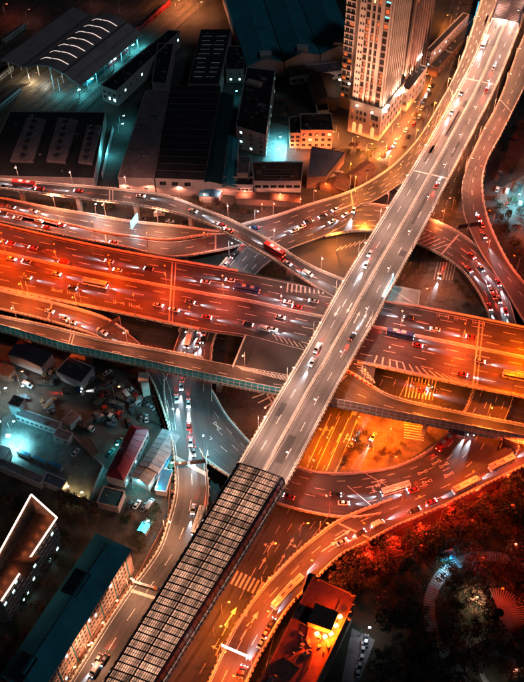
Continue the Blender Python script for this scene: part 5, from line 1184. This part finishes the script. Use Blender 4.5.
for i in range(16):
    x, y = 100+i*3.6+rnd.uniform(-1,1), 405+rnd.uniform(-12,20)
    parked(x, y, rnd.uniform(0,180), rnd.choice(['car','van']), rnd.choice(cols), 'junk row behind the crimson shed')
yt = root('flood_mast', 'bright cyan-white floodlight on a low mast at the left corner of the concrete yard', 'floodlight mast', U(8,436,0))
mb = MB(); mb.tube(U(8,436,0), U(8,436,7.5), .2, .14, 8); part(mb, 'pole', M_pole, yt)
mb = MB(); mb.box(U(8,436,7.5), 1.6, 1.0, .4); part(mb, 'lamp_head', emis('flood_mast_glow', (.6,.95,1), 12), yt)
bulb(yt, U(8,436,7.1)-yt.location+Vector((1.5,-1,0)), (.25,.88,1), 11000, .3, 120, .9)
# junk: pallets, crates
for i in range(46):
    x, y = rnd.choice([(rnd.uniform(92,150), rnd.uniform(385,428)), (rnd.uniform(20,62), rnd.uniform(398,412)), (rnd.uniform(0,60), rnd.uniform(368,380)), (rnd.uniform(170,178), rnd.uniform(465,520))])
    p = U(x, y, .03); t = root('crate_stack', 'x', 'crate stack', p, rnd.uniform(0,3), group='stacks of crates and scrap in the truck park')
    t['_xy'] = (x, y); cm = mat(rnd.choice(['crate_a','crate_b','crate_c']), {'a':(.2,.12,.07),'b':(.25,.24,.22),'c':(.07,.1,.12)}['abc'[i%3]], .9, var=.4)
    for k in range(rnd.randint(2,4)):
        mb = MB(); mb.box((0,0,0), rnd.uniform(1.2,2.6), rnd.uniform(1,2), rnd.uniform(.6,1.4), rnd.uniform(-.3,.3)); o = link('crate', mb.mesh('crate', cm), t, (rnd.uniform(-1.2,1.2), rnd.uniform(-1.2,1.2), .35*k))

# apartment with glowing eaves (left) and blue-roofed pink block
AQ = [U(x, y, 18) for x, y in ((-18,582),(2.5,603),(57,522),(32,497))]
AQ = [U(-24,600,18), U(0,600.5,18), U(55,519,18), U(31,497,18)]
t, _ = block('apartment_block', 'dark apartment block at the left edge outlined by glowing white eave lights', 'apartment block', None, 18, mat('dim_render', (.2,.19,.18), .9, var=.2), mat('dark_tile_roof', (.07,.035,.025), .9, var=.4, scale=.6), 'hip', quad=AQ, rise=3, inset=.12, faces={1:(14,6,1.5,1.4,.5,17.5)}, lit=.08, seed=12, ribs=3)
glow = emis('eave_glow', (1,.6,.42), 2.2)
E = [AQ[1]+Vector((.6,-.4,.5)), AQ[2]+Vector((.7,.3,.5)), AQ[3]+Vector((0,.8,.5)), AQ[0]+Vector((-.7,0,.5))]
for a, b in ((0,1),(1,2),(2,3)):
    n_ = max(2, int((E[b]-E[a]).length/4))
    mb = MB(); mb.bar(E[a], E[b], .5, .22); part(mb, 'eave_light', glow, t)
for k in range(9): p = E[0].lerp(E[1], (k+.5)/9); bulb(t, p+Vector((-1.3,.8,1.6))-t.location, (1,.3,.1), 42, .3, None)
for k in range(6): p = E[1].lerp(E[2], (k+.5)/6); bulb(t, p+Vector((-.6,-1.3,1.5))-t.location, (1,.42,.2), 20, .3, None)
c = AQ[0].lerp(AQ[1],.5).lerp(AQ[3].lerp(AQ[2],.5),.35); z = Vector((0,0,1)); e = (AQ[1]-AQ[2]).normalized(); f = (AQ[1]-AQ[0]).normalized()
mb = MB(); v = [c+f*9+e*5+z*.4, c+f*9-e*5+z*.4, c+z*3.2, c+f*9.4+z*3.4]; mb.add(v, [(0,3,2),(3,1,2),(0,1,3)]); part(mb, 'gabled_dormer', BROWNR, t)
BQ = [U(48,680,15), U(129,550,15), U(102,527.5,15), U(2,679,15)]
BQ = rect3([(40,694),(130,551),(100,528)], 15)
t, Q = block('apartment_block', 'long blue-roofed apartment block with a pink many-windowed front along the west road', 'apartment block', None, 15, mat('warm_pink_render', (.5,.34,.27), .9, var=.1), TEALR, 'hip', quad=[BQ[1], BQ[2], BQ[3], BQ[0]], rise=4.2, inset=.06, rib_mat=mat('ridge_dark', (.02,.05,.06), .6), ov=.9)
Q = [BQ[0], BQ[1], BQ[2], BQ[3]]
d = (Q[1]-Q[0]).normalized(); L = (Q[1]-Q[0]).length; nn = Vector((d.y, -d.x, 0)); nn = nn if nn.x > 0 else -nn; ang = math.atan2(nn.y, nn.x)+math.pi/2
pitch = 0; m = 2.5; col_i = 0
while m < L-2:
    for k in range(5):
        z_ = 1.0+k*2.85; window(t, Q[0]+d*m+Vector((0,0,z_-15))+nn*.04, ang, 1.15, 1.5, M_win if rnd.random() > .03 else LITC)
    col_i += 1; m += 1.75 if col_i % 4 else 3.4
m = 0.8
while m < L:
    mb = MB(); p = Q[0]+d*m+nn*.18; mb.box((p.x,p.y,.2), .3, .34, 14.5, ang); part(mb, 'pilaster', t.children[0].data.materials[0], t); m += 8.66
for k in range(1, 5): mb = MB(); mb.bar(Q[0]+d*.5+nn*.12+Vector((0,0,.45+k*2.85-15)), Q[1]-d*.5+nn*.12+Vector((0,0,.45+k*2.85-15)), .22, .22); part(mb, 'string_course', MATS['warm_pink_render'], t)
for a_, g_ in (((76,583),1),((22,668),1)):
    p = U(*a_, 18.6); mb = MB(); aa = math.atan2(d.y, d.x); mb.box(p-Vector((0,0,1.2)), 9, 5.5, 1.5, aa); part(mb, 'roof_well', BLACKR, t)
    mb = MB()
    for s in (-1, 1): o2 = Vector((-d.y, d.x, 0))*s*2.9; mb.bar(p-d*4.6+o2+Vector((0,0,.35)), p+d*4.6+o2+Vector((0,0,.35)), .3, .5); mb.bar(p+d*4.6*s-Vector((-d.y,d.x,0))*2.9+Vector((0,0,.36)), p+d*4.6*s+Vector((-d.y,d.x,0))*2.9+Vector((0,0,.36)), .3, .5)
    part(mb, 'well_curb', PURP, t)
for px, py in ((112,612),(98,634),(84,656),(126,590),(70,678)): gl(px, py, 20, (1,.42,.2), 450, 'foot of the blue-roofed block', 7, gs=4)

# red rooftop building bottom centre-right
RQ = rect3([(263,676),(313,577),(356,597)], 20)
RQ = [RQ[0]-(RQ[1]-RQ[0])*.35, RQ[1], RQ[2], RQ[3]-(RQ[2]-RQ[3])*.35]
t, _ = block('office_block', 'flat-roofed block with a glowing rooftop plant room beside the orange road', 'office block', None, 20, BRICK, mat('dark_red_roof', (.3,.1,.08), .85, var=.3, scale=.5), 'flat', quad=RQ, par=1.0, faces={0:(16,5,1.6,1.6,1,19),3:(6,5,1.6,1.6,1,19)}, lit=.12, litm=LITW)
def rf(x, y, z=20.2): return U(x, y, z)
PQ = [rf(308,622,24.4), rf(316,604,24.4), rf(338,613,24.4), rf(331,630,24.4)]
mb = MB(); mb.prism([(p.x,p.y) for p in PQ], 20.21, 24.2); part(mb, 'plant_room', BRICK, t)
mb = MB(); mb.prism([(p.x,p.y) for p in [PQ[i]+(PQ[i]-sum(PQ, Vector())/4)*.06 for i in range(4)]], 24.203, 24.6); part(mb, 'plant_room_roof', mat('plant_roof', (.14,.08,.06), .9, var=.4), t)
for x, y, w in ((325,637,8200),(331,634,7200),(336,626,7200),(340,617,5200),(317,634,3000)):
    bulb(t, rf(x, y, 21.6)-t.location, (1,.075,.002), w*1.7, .3, None); mb = MB(); mb.box(rf(x, y, 20.9), 1.3, 1.0, .6, .4); part(mb, 'floodlight', emis('roof_flood_glow', (1,.4,.07), 7), t)
for a, b in (((292,618),(309,627)),((309,627),(307,640)),((319,640),(308,668)),((283,657),(300,668))): mb = MB(); mb.bar(rf(*a, 20.6), rf(*b, 20.6), .4, .8); part(mb, 'roof_wall', BRICK, t)
for i in range(26):
    x, y = rnd.uniform(300,330), rnd.uniform(632,655); mb = MB(); mb.box(rf(x, y, 20.21), rnd.uniform(.4,1.6), rnd.uniform(.4,1.2), rnd.uniform(.3,1.1), rnd.uniform(0,3)); part(mb, 'roof_clutter', M_steel, t)
for i, (x, y) in enumerate(((318,580),(352,596),(353,605),(350,612),(349,620),(296,600))): mb = MB(); mb.box(rf(x, y, 20.21), .8, .8, 1.5); part(mb, 'roof_post', BRICK, t)
for px, py, a in ((363,648,80),(362,656,80),(360,664,80),(358,672,80),(366,641,80)): parked(px, py, a, 'car', rnd.choice(['white','silver','grey']), 'small car park below the hedge')
gl(360,636,0,(.7,.85,1),500,'small car park below the hedge',7,gs=4)
block('annex', 'black side wing with a stepped edge left of the glowing rooftop', 'annex', [(303,592),(309,574),(315,576)], 16, BRICK, BLACKR, 'flat')

# ------------------------------------------------------------------ gantries and signs
def gantry(label, a, b, z, h, panels, m=M_steel, beam_h=1.2, glow=None):
    A, Bp = U(*a, z), U(*b, z); t = root('sign_gantry', label, 'sign gantry', (A+Bp)/2)
    for p in (A, Bp): mb = MB(); mb.tube(p, p+Vector((0,0,h)), .28, .2, 8); part(mb, 'post', m, t)
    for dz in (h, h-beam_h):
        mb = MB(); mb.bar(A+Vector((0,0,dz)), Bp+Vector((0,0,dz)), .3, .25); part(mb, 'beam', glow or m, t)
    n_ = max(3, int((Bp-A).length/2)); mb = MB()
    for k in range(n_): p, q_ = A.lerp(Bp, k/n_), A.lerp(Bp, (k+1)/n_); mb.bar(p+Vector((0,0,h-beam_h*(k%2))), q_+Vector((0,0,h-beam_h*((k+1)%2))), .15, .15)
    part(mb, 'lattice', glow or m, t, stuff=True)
    d = (Bp-A).normalized(); nn = Vector((d.y, -d.x, 0)); nn = nn if nn.y < 0 else -nn
    for f0_, f1_, mm in panels: mb = MB(); p, q_ = A.lerp(Bp, f0_)+nn*.35, A.lerp(Bp, f1_)+nn*.35; mb.bar(p+Vector((0,0,h-.3)), q_+Vector((0,0,h-.3)), .18, 2.6); part(mb, 'sign_panel', mm, t)
    return t
BLUES = mat('blue_sign_face', (.02,.09,.3), .5, var=.05); DK = M_dark
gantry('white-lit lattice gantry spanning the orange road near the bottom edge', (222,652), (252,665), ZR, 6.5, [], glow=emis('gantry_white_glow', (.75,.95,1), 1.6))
gantry('dark sign gantry crossing the exit ramp below the expressway', (99,340), (121,326), 7.5, 6, [(.05,.95,BROWNR)])
gantry('gantry with two small boards over the west road beside the tunnel cover', (134,588), (165,597), ZR, 6, [(.7,.8,mat('orange_sign_face', (.5,.16,.02), .5)),(.84,.95,BLUES)])
gantry('black sign gantry where the ring road meets the narrow viaduct', (456,236), (478,232), ZR, 6.5, [(.0,.45,DK),(.5,1,DK)])
gantry('dark double sign over the lanes leaving the orange plaza', (447,438), (464,443), ZR, 6.5, [(.0,.9,DK)])
gantry('dark sign by the right edge over the merging lanes', (500,448), (516,455), ZR, 6.5, [(.0,.9,DK)])
gantry('wide dark gantry above the junction of the cool-lit road', (176,472), (206,469), ZR, 6.5, [(.0,.4,DK),(.5,1,DK)])
t = root('lit_sign', 'cyan-lit sign panel hanging on the right edge of the top viaduct', 'lit sign', U(388,287,ZA))
mb = MB(); mb.bar(U(393,276,ZA-.2), U(383,297,ZA-.2), .5, 3.0); part(mb, 'sign_panel', emis('cyan_sign_glow', (.3,.85,1), 2.2), t)
mb = MB(); mb.bar(U(392.2,276,ZA+1.5), U(382.2,297,ZA+1.5), .8, .3); part(mb, 'sign_frame', M_steel, t)
t = root('lit_sign', 'bright cyan upright billboard between the curved ramp and the pale strip road', 'lit sign', U(134,228,8))
mb = MB(); mb.tube(U(135,232,2), U(135,232,8)+Vector((0,0,0)), .4, .4, 8); part(mb, 'post', M_steel, t)
mb = MB(); a, b = U(131,226,10), U(137.5,217,10); mb.bar(a, b, .5, 5.0); part(mb, 'sign_panel', emis('cyan_billboard_glow', (.2,.75,1), .9), t); bulb(t, U(135,233,11)-t.location, (.5,.9,1), 350, .5, None)
for i, (a, b, lab) in enumerate((((346,371.5),(372,387),'red and white plastic barrier line beside the chevrons right of the top viaduct'),)):
    t = root('plastic_barrier', lab, 'barrier', U(*a,ZB)); n_ = 12
    for k in range(n_):
        p, q_ = U(*a,ZB+.05).lerp(U(*b,ZB+.05), k/n_), U(*a,ZB+.05).lerp(U(*b,ZB+.05), (k+.85)/n_); mb = MB(); mb.bar(p+Vector((0,0,.5)), q_+Vector((0,0,.5)), .5, .9); part(mb, 'barrier_block', mat('barrier_red', (.6,.04,.02), .5) if k % 2 else M_paint, t)

# ------------------------------------------------------------------ trees, hedge, park
M_leaf = mat('leaves', (.06,.06,.028), .8, var=.5, scale=.6, local=True, trans=.25); M_leaf2 = mat('red_tint_leaves', (.14,.075,.045), .8, var=.5, scale=.6, local=True, trans=.25)  # second leaf colour has the red of the lamplight put into it
M_leaf3 = mat('dark_leaves', (.03,.045,.02), .8, var=.5, scale=.6, local=True, trans=.2)
M_bark = mat('bark', (.09,.065,.05), .95, var=.3, local=True)
TREE = []
for s in range(6):
    r_ = random.Random(40+s); mb = MB(); cl = []
    for k in range(13):
        a, e_, rr = r_.uniform(0, 6.28), r_.uniform(-.35, 1), r_.uniform(.35, .85)
        cl.append((math.cos(a)*rr*(1-.35*max(e_,0)), math.sin(a)*rr*(1-.35*max(e_,0)), .62+.33*e_, r_.uniform(.22,.38)))
    for cx, cy, cz, cr in cl:
        for q_ in range(34):
            v = Vector((r_.gauss(0,1), r_.gauss(0,1), r_.gauss(0,1))).normalized()*cr*r_.uniform(.6,1.05); v.z *= .75
            c = Vector((cx,cy,cz))+v; n_ = (v.normalized()+Vector((r_.gauss(0,.6), r_.gauss(0,.6), r_.gauss(0,.6)+.4))).normalized()
            a_ = n_.orthogonal().normalized(); b_ = n_.cross(a_); w = r_.uniform(.035,.075)
            mb.add([c-a_*w-b_*w*.6, c+a_*w*.2-b_*w, c+a_*w+b_*w*.5, c-a_*w*.3+b_*w], [(0,1,2,3)])
    tr = MB(); tr.tube((0,0,0), (0,0,.45), .045, .03, 6)
    for cx, cy, cz, cr in cl[:6]: tr.tube((0,0,.35), (cx*.8,cy*.8,cz*.95), .022, .008, 4)
    TREE.append((mb.mesh('tree_crown', M_leaf), mb.mesh('tree_crown_red_tint', M_leaf2), mb.mesh('tree_crown_dark', M_leaf3), tr.mesh('tree_trunk', M_bark)))
TREES = {}
def tree(px, py, rad, where, red_tint=False, z=0.0, name='tree'):
    if any((z_ := o_.inside(U(px, py, z))) is not None and z_ < 13 for o_ in ROADS): return
    k = rnd.randrange(6); t = link(name, None, None, U(px, py, z), rnd.uniform(0, 6.28)); t['category'] = name; t['group'] = where
    s = rad*rnd.uniform(.9, 1.15)
    for nm, me in (('crown', TREE[k][1 if red_tint else rnd.choice([0,2])]), ('trunk', TREE[k][3])):
        o = link(nm, me, t); o.scale = (s, s, s*rnd.uniform(1.15,1.45) if name == 'tree' else s*.9)
    TREES.setdefault((where, name), []).append(t)
PC = U(497,618,0); PR = (U(430,600,0)-PC).length
def blocked(p):
    d = (p-PC).length; return abs(d-PR) < 2.2 or (d < 9 and p.x > PC.x-3) or any(r.inside(p) is not None for r in (j, ring_s))
RB = [(p.x, p.y) for p in RQ]
placed = []
tries = 0
while len(placed) < 230 and tries < 14000:
    tries += 1; px, py = rnd.uniform(345,545), rnd.uniform(495,700)
    if py < 690-px*.41+12+ (px-345)*.0 and py < 590-(px-345)*.52+20: continue
    if px < 385 and py > 590: continue
    p = U(px, py, 0)
    if blocked(p) or any((p-q_).length < 4.4 for q_ in placed): continue
    placed.append(p); d = (p-PC).length
    tree(px, py, rnd.choice([2.4,3.2,4.2,5.0,6.2])*rnd.uniform(.9,1.1), 'trees inside the park ring' if d < PR else 'trees of the dark park outside the ring', red_tint=(rnd.random() < .4 or d < PR))
hedge = []
for i in range(64):
    f = i/63; px, py = 342+f*190, 589-f*113
    for w in (0, 1):
        x, y = px+rnd.uniform(-3,3)+w*4, py+w*8+rnd.uniform(-2,2)
        if blocked(U(x,y,0)): continue
        tree(x, y, rnd.uniform(1.7,2.6), 'red-lit shrubs along the orange road', True, name='shrub')
for px, py, rr in ((200,207,3.2),(208,212,3),(216,209,3.4),(224,212,3),(234,212,3.2),(243,214,3),(195,202,3),(252,214,2.6),(354,150,3.5),(360,157,3.6),(368,158,3.4),(375,152,3),(384,160,2.6),(346,156,3),(80,203,4),(76,208,3),(103,203,3),(109,210,3.4),(115,205,3),
                   (496,200,3),(500,210,3.4),(508,220,3.6),(515,232,3.4),(498,222,3.2),(505,236,3.6),(514,246,3.6),(520,256,3.4),(520,215,3),(512,205,3),(440,180,2.6),(447,190,2.8),(470,300,2.6),(462,292,2.6),(455,285,2.4),(466,309,2.4),
                   (455,128,2.5),(500,160,3),(505,150,3),(515,140,3),(520,130,3.4),(510,170,3),(425,232,2.6),
                   (350,452,2.6),(356,443,2.4),(362,452,2.6),(368,446,2.4),(346,460,2.4),(366,436,2),(358,430,2),(343,466,2.2),(362,424,1.7),(360,428,2.0),(358,432,2.3),(356,436,1.7),(354,440,2.0),(352,445,2.3),(350,449,1.7),(348,453,2.0),(346,457,2.3),(344,461,1.7),(380,455,1.8),(385,451,2),(391,456,1.8),(396,452,1.6),(376,460,1.7),(402,447,1.6),
                   (64,500,3.6),(72,506,3.8),(62,514,3.6),(76,516,3.8),(84,524,3.6),(70,526,4),(92,515,3.6),(86,506,3.4),(60,540,3.6),(52,552,3.6),(70,545,3.8),(44,570,3.6),(58,566,4),(34,586,3.6),(48,590,4),(26,604,3.8),(38,612,4),(20,630,4),(10,620,3.6),(6,648,4),(28,640,3.8),
                   (152,520,2.8),(148,528,3),(156,512,2.6),(138,540,2.8),(144,548,2.6),(134,520,2.6),(127,522,2.8),(224,480,2.4),(230,492,2.6),(222,500,2.6),(218,512,2.4),(205,215,2.6),(220,222,2.4),
                   (12,500,3.4),(4,508,3.4),(20,506,3.2),(416,118,2.2),(432,108,2),(424,122,2.2),(446,88,2),(452,60,2),(458,45,2),(464,28,2),(404,150,2),(300,145,2),(285,120,3.2),(292,112,3.2),(281,104,3.4)):
    w = ('green yard trees by the tower' if 340 < px < 390 and py < 165 else 'dark trees of the lower left' if px < 170 and py > 480 else 'trees in the gaps between the roads')
    tree(px, py, rr, w, red_tint=rnd.random() < .5)
# junk on vacant ground between ramp and strip road: stones and parked vans
for px, py, k, c in ((108,208,'van','green'),(160,215,'van','white'),(150,217,'truck','white'),(170,222,'car','silver'),(186,223,'car','black'),(84,206,'car','black'),(142,220,'car','grey')): parked(px, py, rnd.uniform(-10,10), k, c, 'vacant strip below the curved ramp')
for px, py, k, c in ((498,178,'truck','teal'),(507,192,'van','white'),(508,205,'car','silver'),(516,188,'truck','grey'),(520,205,'van','silver'),(497,190,'car','white'),(510,172,'car','black')): parked(px, py, 70+rnd.uniform(-10,10), k, c, 'cyan-lit lot at the right edge')
gl(510,208,0,(.2,.85,1),4200,'cyan-lit lot at the right edge',9,gs=25); gl(520,198,0,(.2,.85,1),2600,'cyan-lit lot at the right edge',9,gs=15); gl(517,238,0,(1,.25,.1),1300,'cyan-lit lot at the right edge',6,gs=25)
sheet('yard_concrete', [(262,166),(286,166),(288,126),(270,122)], M_paving, .05)  # pale sheet added so the court's teal light shows brighter
sheet('yard_concrete', [(497,190),(530,172),(540,225),(512,226),(498,210)], M_paving, .045)
# park ring path, paved in segments
def arc_path(c, r0, r1, a0, a1, z, m, seg, name):
    n_ = int((a1-a0)*r1/seg)
    mb = MB(); mb.v = []
    for k in range(n_+1):
        a = a0+(a1-a0)*k/n_
        for r in (r0, r1): mb.v.append((c.x+math.cos(a)*r, c.y+math.sin(a)*r, z))
        if k: mb.f.append((2*k-2, 2*k-1, 2*k+1, 2*k)); mb.m.append(0)
    o = struct(mb, name, m)
    st = MB()
    for k in range(n_):
        a = a0+(a1-a0)*(k+.5)/n_; p0 = Vector((c.x+math.cos(a)*(r0+.15), c.y+math.sin(a)*(r0+.15), z+.03)); p1 = Vector((c.x+math.cos(a)*(r1-.15), c.y+math.sin(a)*(r1-.15), z+.03)); st.bar(p0, p1, .22, .05)
    s_ = part(st, 'paving_joint', M_dark, None, stuff=True); s_.parent = o
    for r in (r0-.2, r1+.2):
        kb = MB(); kb.loft([[(c.x+math.cos(a)*rr, c.y+math.sin(a)*rr, zz) for rr, zz in ((r-.15,0),(r+.15,0),(r+.15,.35),(r-.15,.35))] for a in [a0+(a1-a0)*k/n_ for k in range(n_+1)]]); s_ = part(kb, 'kerb', M_paving, None); s_.parent = o
arc_path(PC, PR-1.9, PR+1.9, R(-20), R(215), .09, mat('pale_path', (.26,.24,.23), .9, var=.3), 1.1, 'path')
PC2 = U(500,672,0); arc_path(PC2, 12, 15, R(-60), R(200), .1, M_paving, 1.2, 'path'); arc_path(PC2, 6, 7, R(0), R(359), .1, M_paving, 1.2, 'path')
sheet('path', [(426,536),(429,534),(442,552),(438,554)], M_paving, .08); sheet('path', [(430,690),(470,650),(505,628),(510,634),(478,660),(446,692)], M_paving, .08)
t = root('pavilion', 'fan-shaped pavilion roof of radiating slats in the middle of the park', 'pavilion', PC)
nS = 34; sm = mat('pavilion_slat', (.24,.12,.09), .8, var=.2)
for k in range(nS):
    a = R(-95)+R(200)*k/nS; p0 = PC+Vector((math.cos(a)*1.6, math.sin(a)*1.6, 4.6)); p1 = PC+Vector((math.cos(a)*9.8, math.sin(a)*9.8, 3.7)); mb = MB(); mb.bar(p0, p1, .5, .14); part(mb, 'slat', sm, t)
for r, z_ in ((2,4.45),(5.8,4.0),(9.5,3.6)):
    mb = MB(); pts = [PC+Vector((math.cos(a)*r, math.sin(a)*r, z_)) for a in [R(-97)+R(202)*k/30 for k in range(31)]]
    for a, b in zip(pts, pts[1:]): mb.bar(a, b, .25, .25)
    part(mb, 'ring_beam', M_dark, t)
for k in range(10): a = R(-95)+R(200)*k/9; mb = MB(); p = PC+Vector((math.cos(a)*9.3, math.sin(a)*9.3, 0)); mb.tube(p, p+Vector((0,0,3.5)), .18, .18, 6); part(mb, 'column', M_dark, t)
t = root('kiosk', 'small blue-lit park kiosk where the straight path meets the ring path', 'kiosk', U(447,556,0))
mb = MB(); mb.box(U(447,556,0), 5.5, 2.4, 2.6, .25); part(mb, 'body', WHITE, t); mb = MB(); mb.box(U(447,556,2.62), 6.2, 3.0, .2, .25); part(mb, 'roof', BLUER, t); bulb(t, U(450,560,4)-t.location, (.1,.55,1), 700, .3, None); bulb(t, U(444,561,4)-t.location, (.3,.9,1), 650, .3, None)
for px, py, c, w, h_ in ((466,606,(1,.75,.5),1300,7),(490,600,(1,.13,.04),330,9),(512,612,(1,.16,.05),260,9),(522,553,(1,.4,.3),420,6),(505,552,(1,.25,.15),240,6),(480,690,(.9,.8,.7),300,5),(505,676,(1,.6,.45),420,5),(436,578,(.8,.7,.7),200,5),(470,572,DRED,420,11),(502,560,DRED,420,11),(460,535,DRED,330,11),(500,520,DRED,330,11),(410,560,DRED,160,11)): gl(px, py, 0, c, w*1.05, 'park', h_, gs=.8)  # tall deep-red ones are added to make the tree crowns visible
for px, py, w in ((360,566,3000),(385,550,3000),(412,536,2800),(440,520,2200),(470,503,1900),(500,488,1700)): gl(px, py, 30, (1,.06,.02), w*1.8, 'hedge, added to light it red', 7, gs=.5)  # lamps added only to throw red light on the hedge

# ------------------------------------------------------------------ labels that single each one out
def pt(o): return pix(o.matrix_basis.translation)
for (colr, nm, where), L_ in CARS.items():
    vert = where in ('top viaduct', 'cool-lit west', 'ring road east', 'narrow right-hand viaduct', 'link ramp', 'street beside the tower', 'avenue under the top viaduct')
    L_.sort(key=lambda o: pt(o)[1 if vert else 0])
    for i, o in enumerate(L_):
        pre = 'on the ' if not any(k in where for k in ('crimson', 'wall', 'trees', 'lot', 'yard', 'park', 'row', 'strip below')) else 'parked by the '
        o['label'] = f"{colr} {nm} {pre}{where}" if len(L_) == 1 else f"{ORD[i]} {colr} {nm} from the {'top' if vert else 'left'} {pre}{where}"
        o['group'] = nm+' group '+pre+where if False else f"{nm}s {pre}{where}"
for where, L_ in LAMPS.items():
    vert = any(k in where for k in ('top viaduct', 'cool-lit', 'narrow', 'street beside', 'foot of'))
    L_.sort(key=lambda o: pt(o)[1 if vert else 0])
    for i, o in enumerate(L_): o['label'] = f"lamp by the {where}, {ORD[i]} from the {'top' if vert else 'left'}"
for (where, nm), L_ in TREES.items():
    L_.sort(key=lambda o: pt(o)[1]); rows = [L_[i:i+14] for i in range(0, len(L_), 14)]
    for ri, row in enumerate(rows):
        row.sort(key=lambda o: pt(o)[0])
        for i, o in enumerate(row): o['label'] = f"{ORD[i]} {nm} from left in {ORD[ri]} row down, {where}"
cs = [o for o in bpy.data.objects if '_xy' in o]; cs.sort(key=lambda o: o['_xy'][0])
for i, o in enumerate(cs): o['label'] = f"stack of crates and scrap in the truck park area, {ORD[i]} from the left"; del o['_xy']
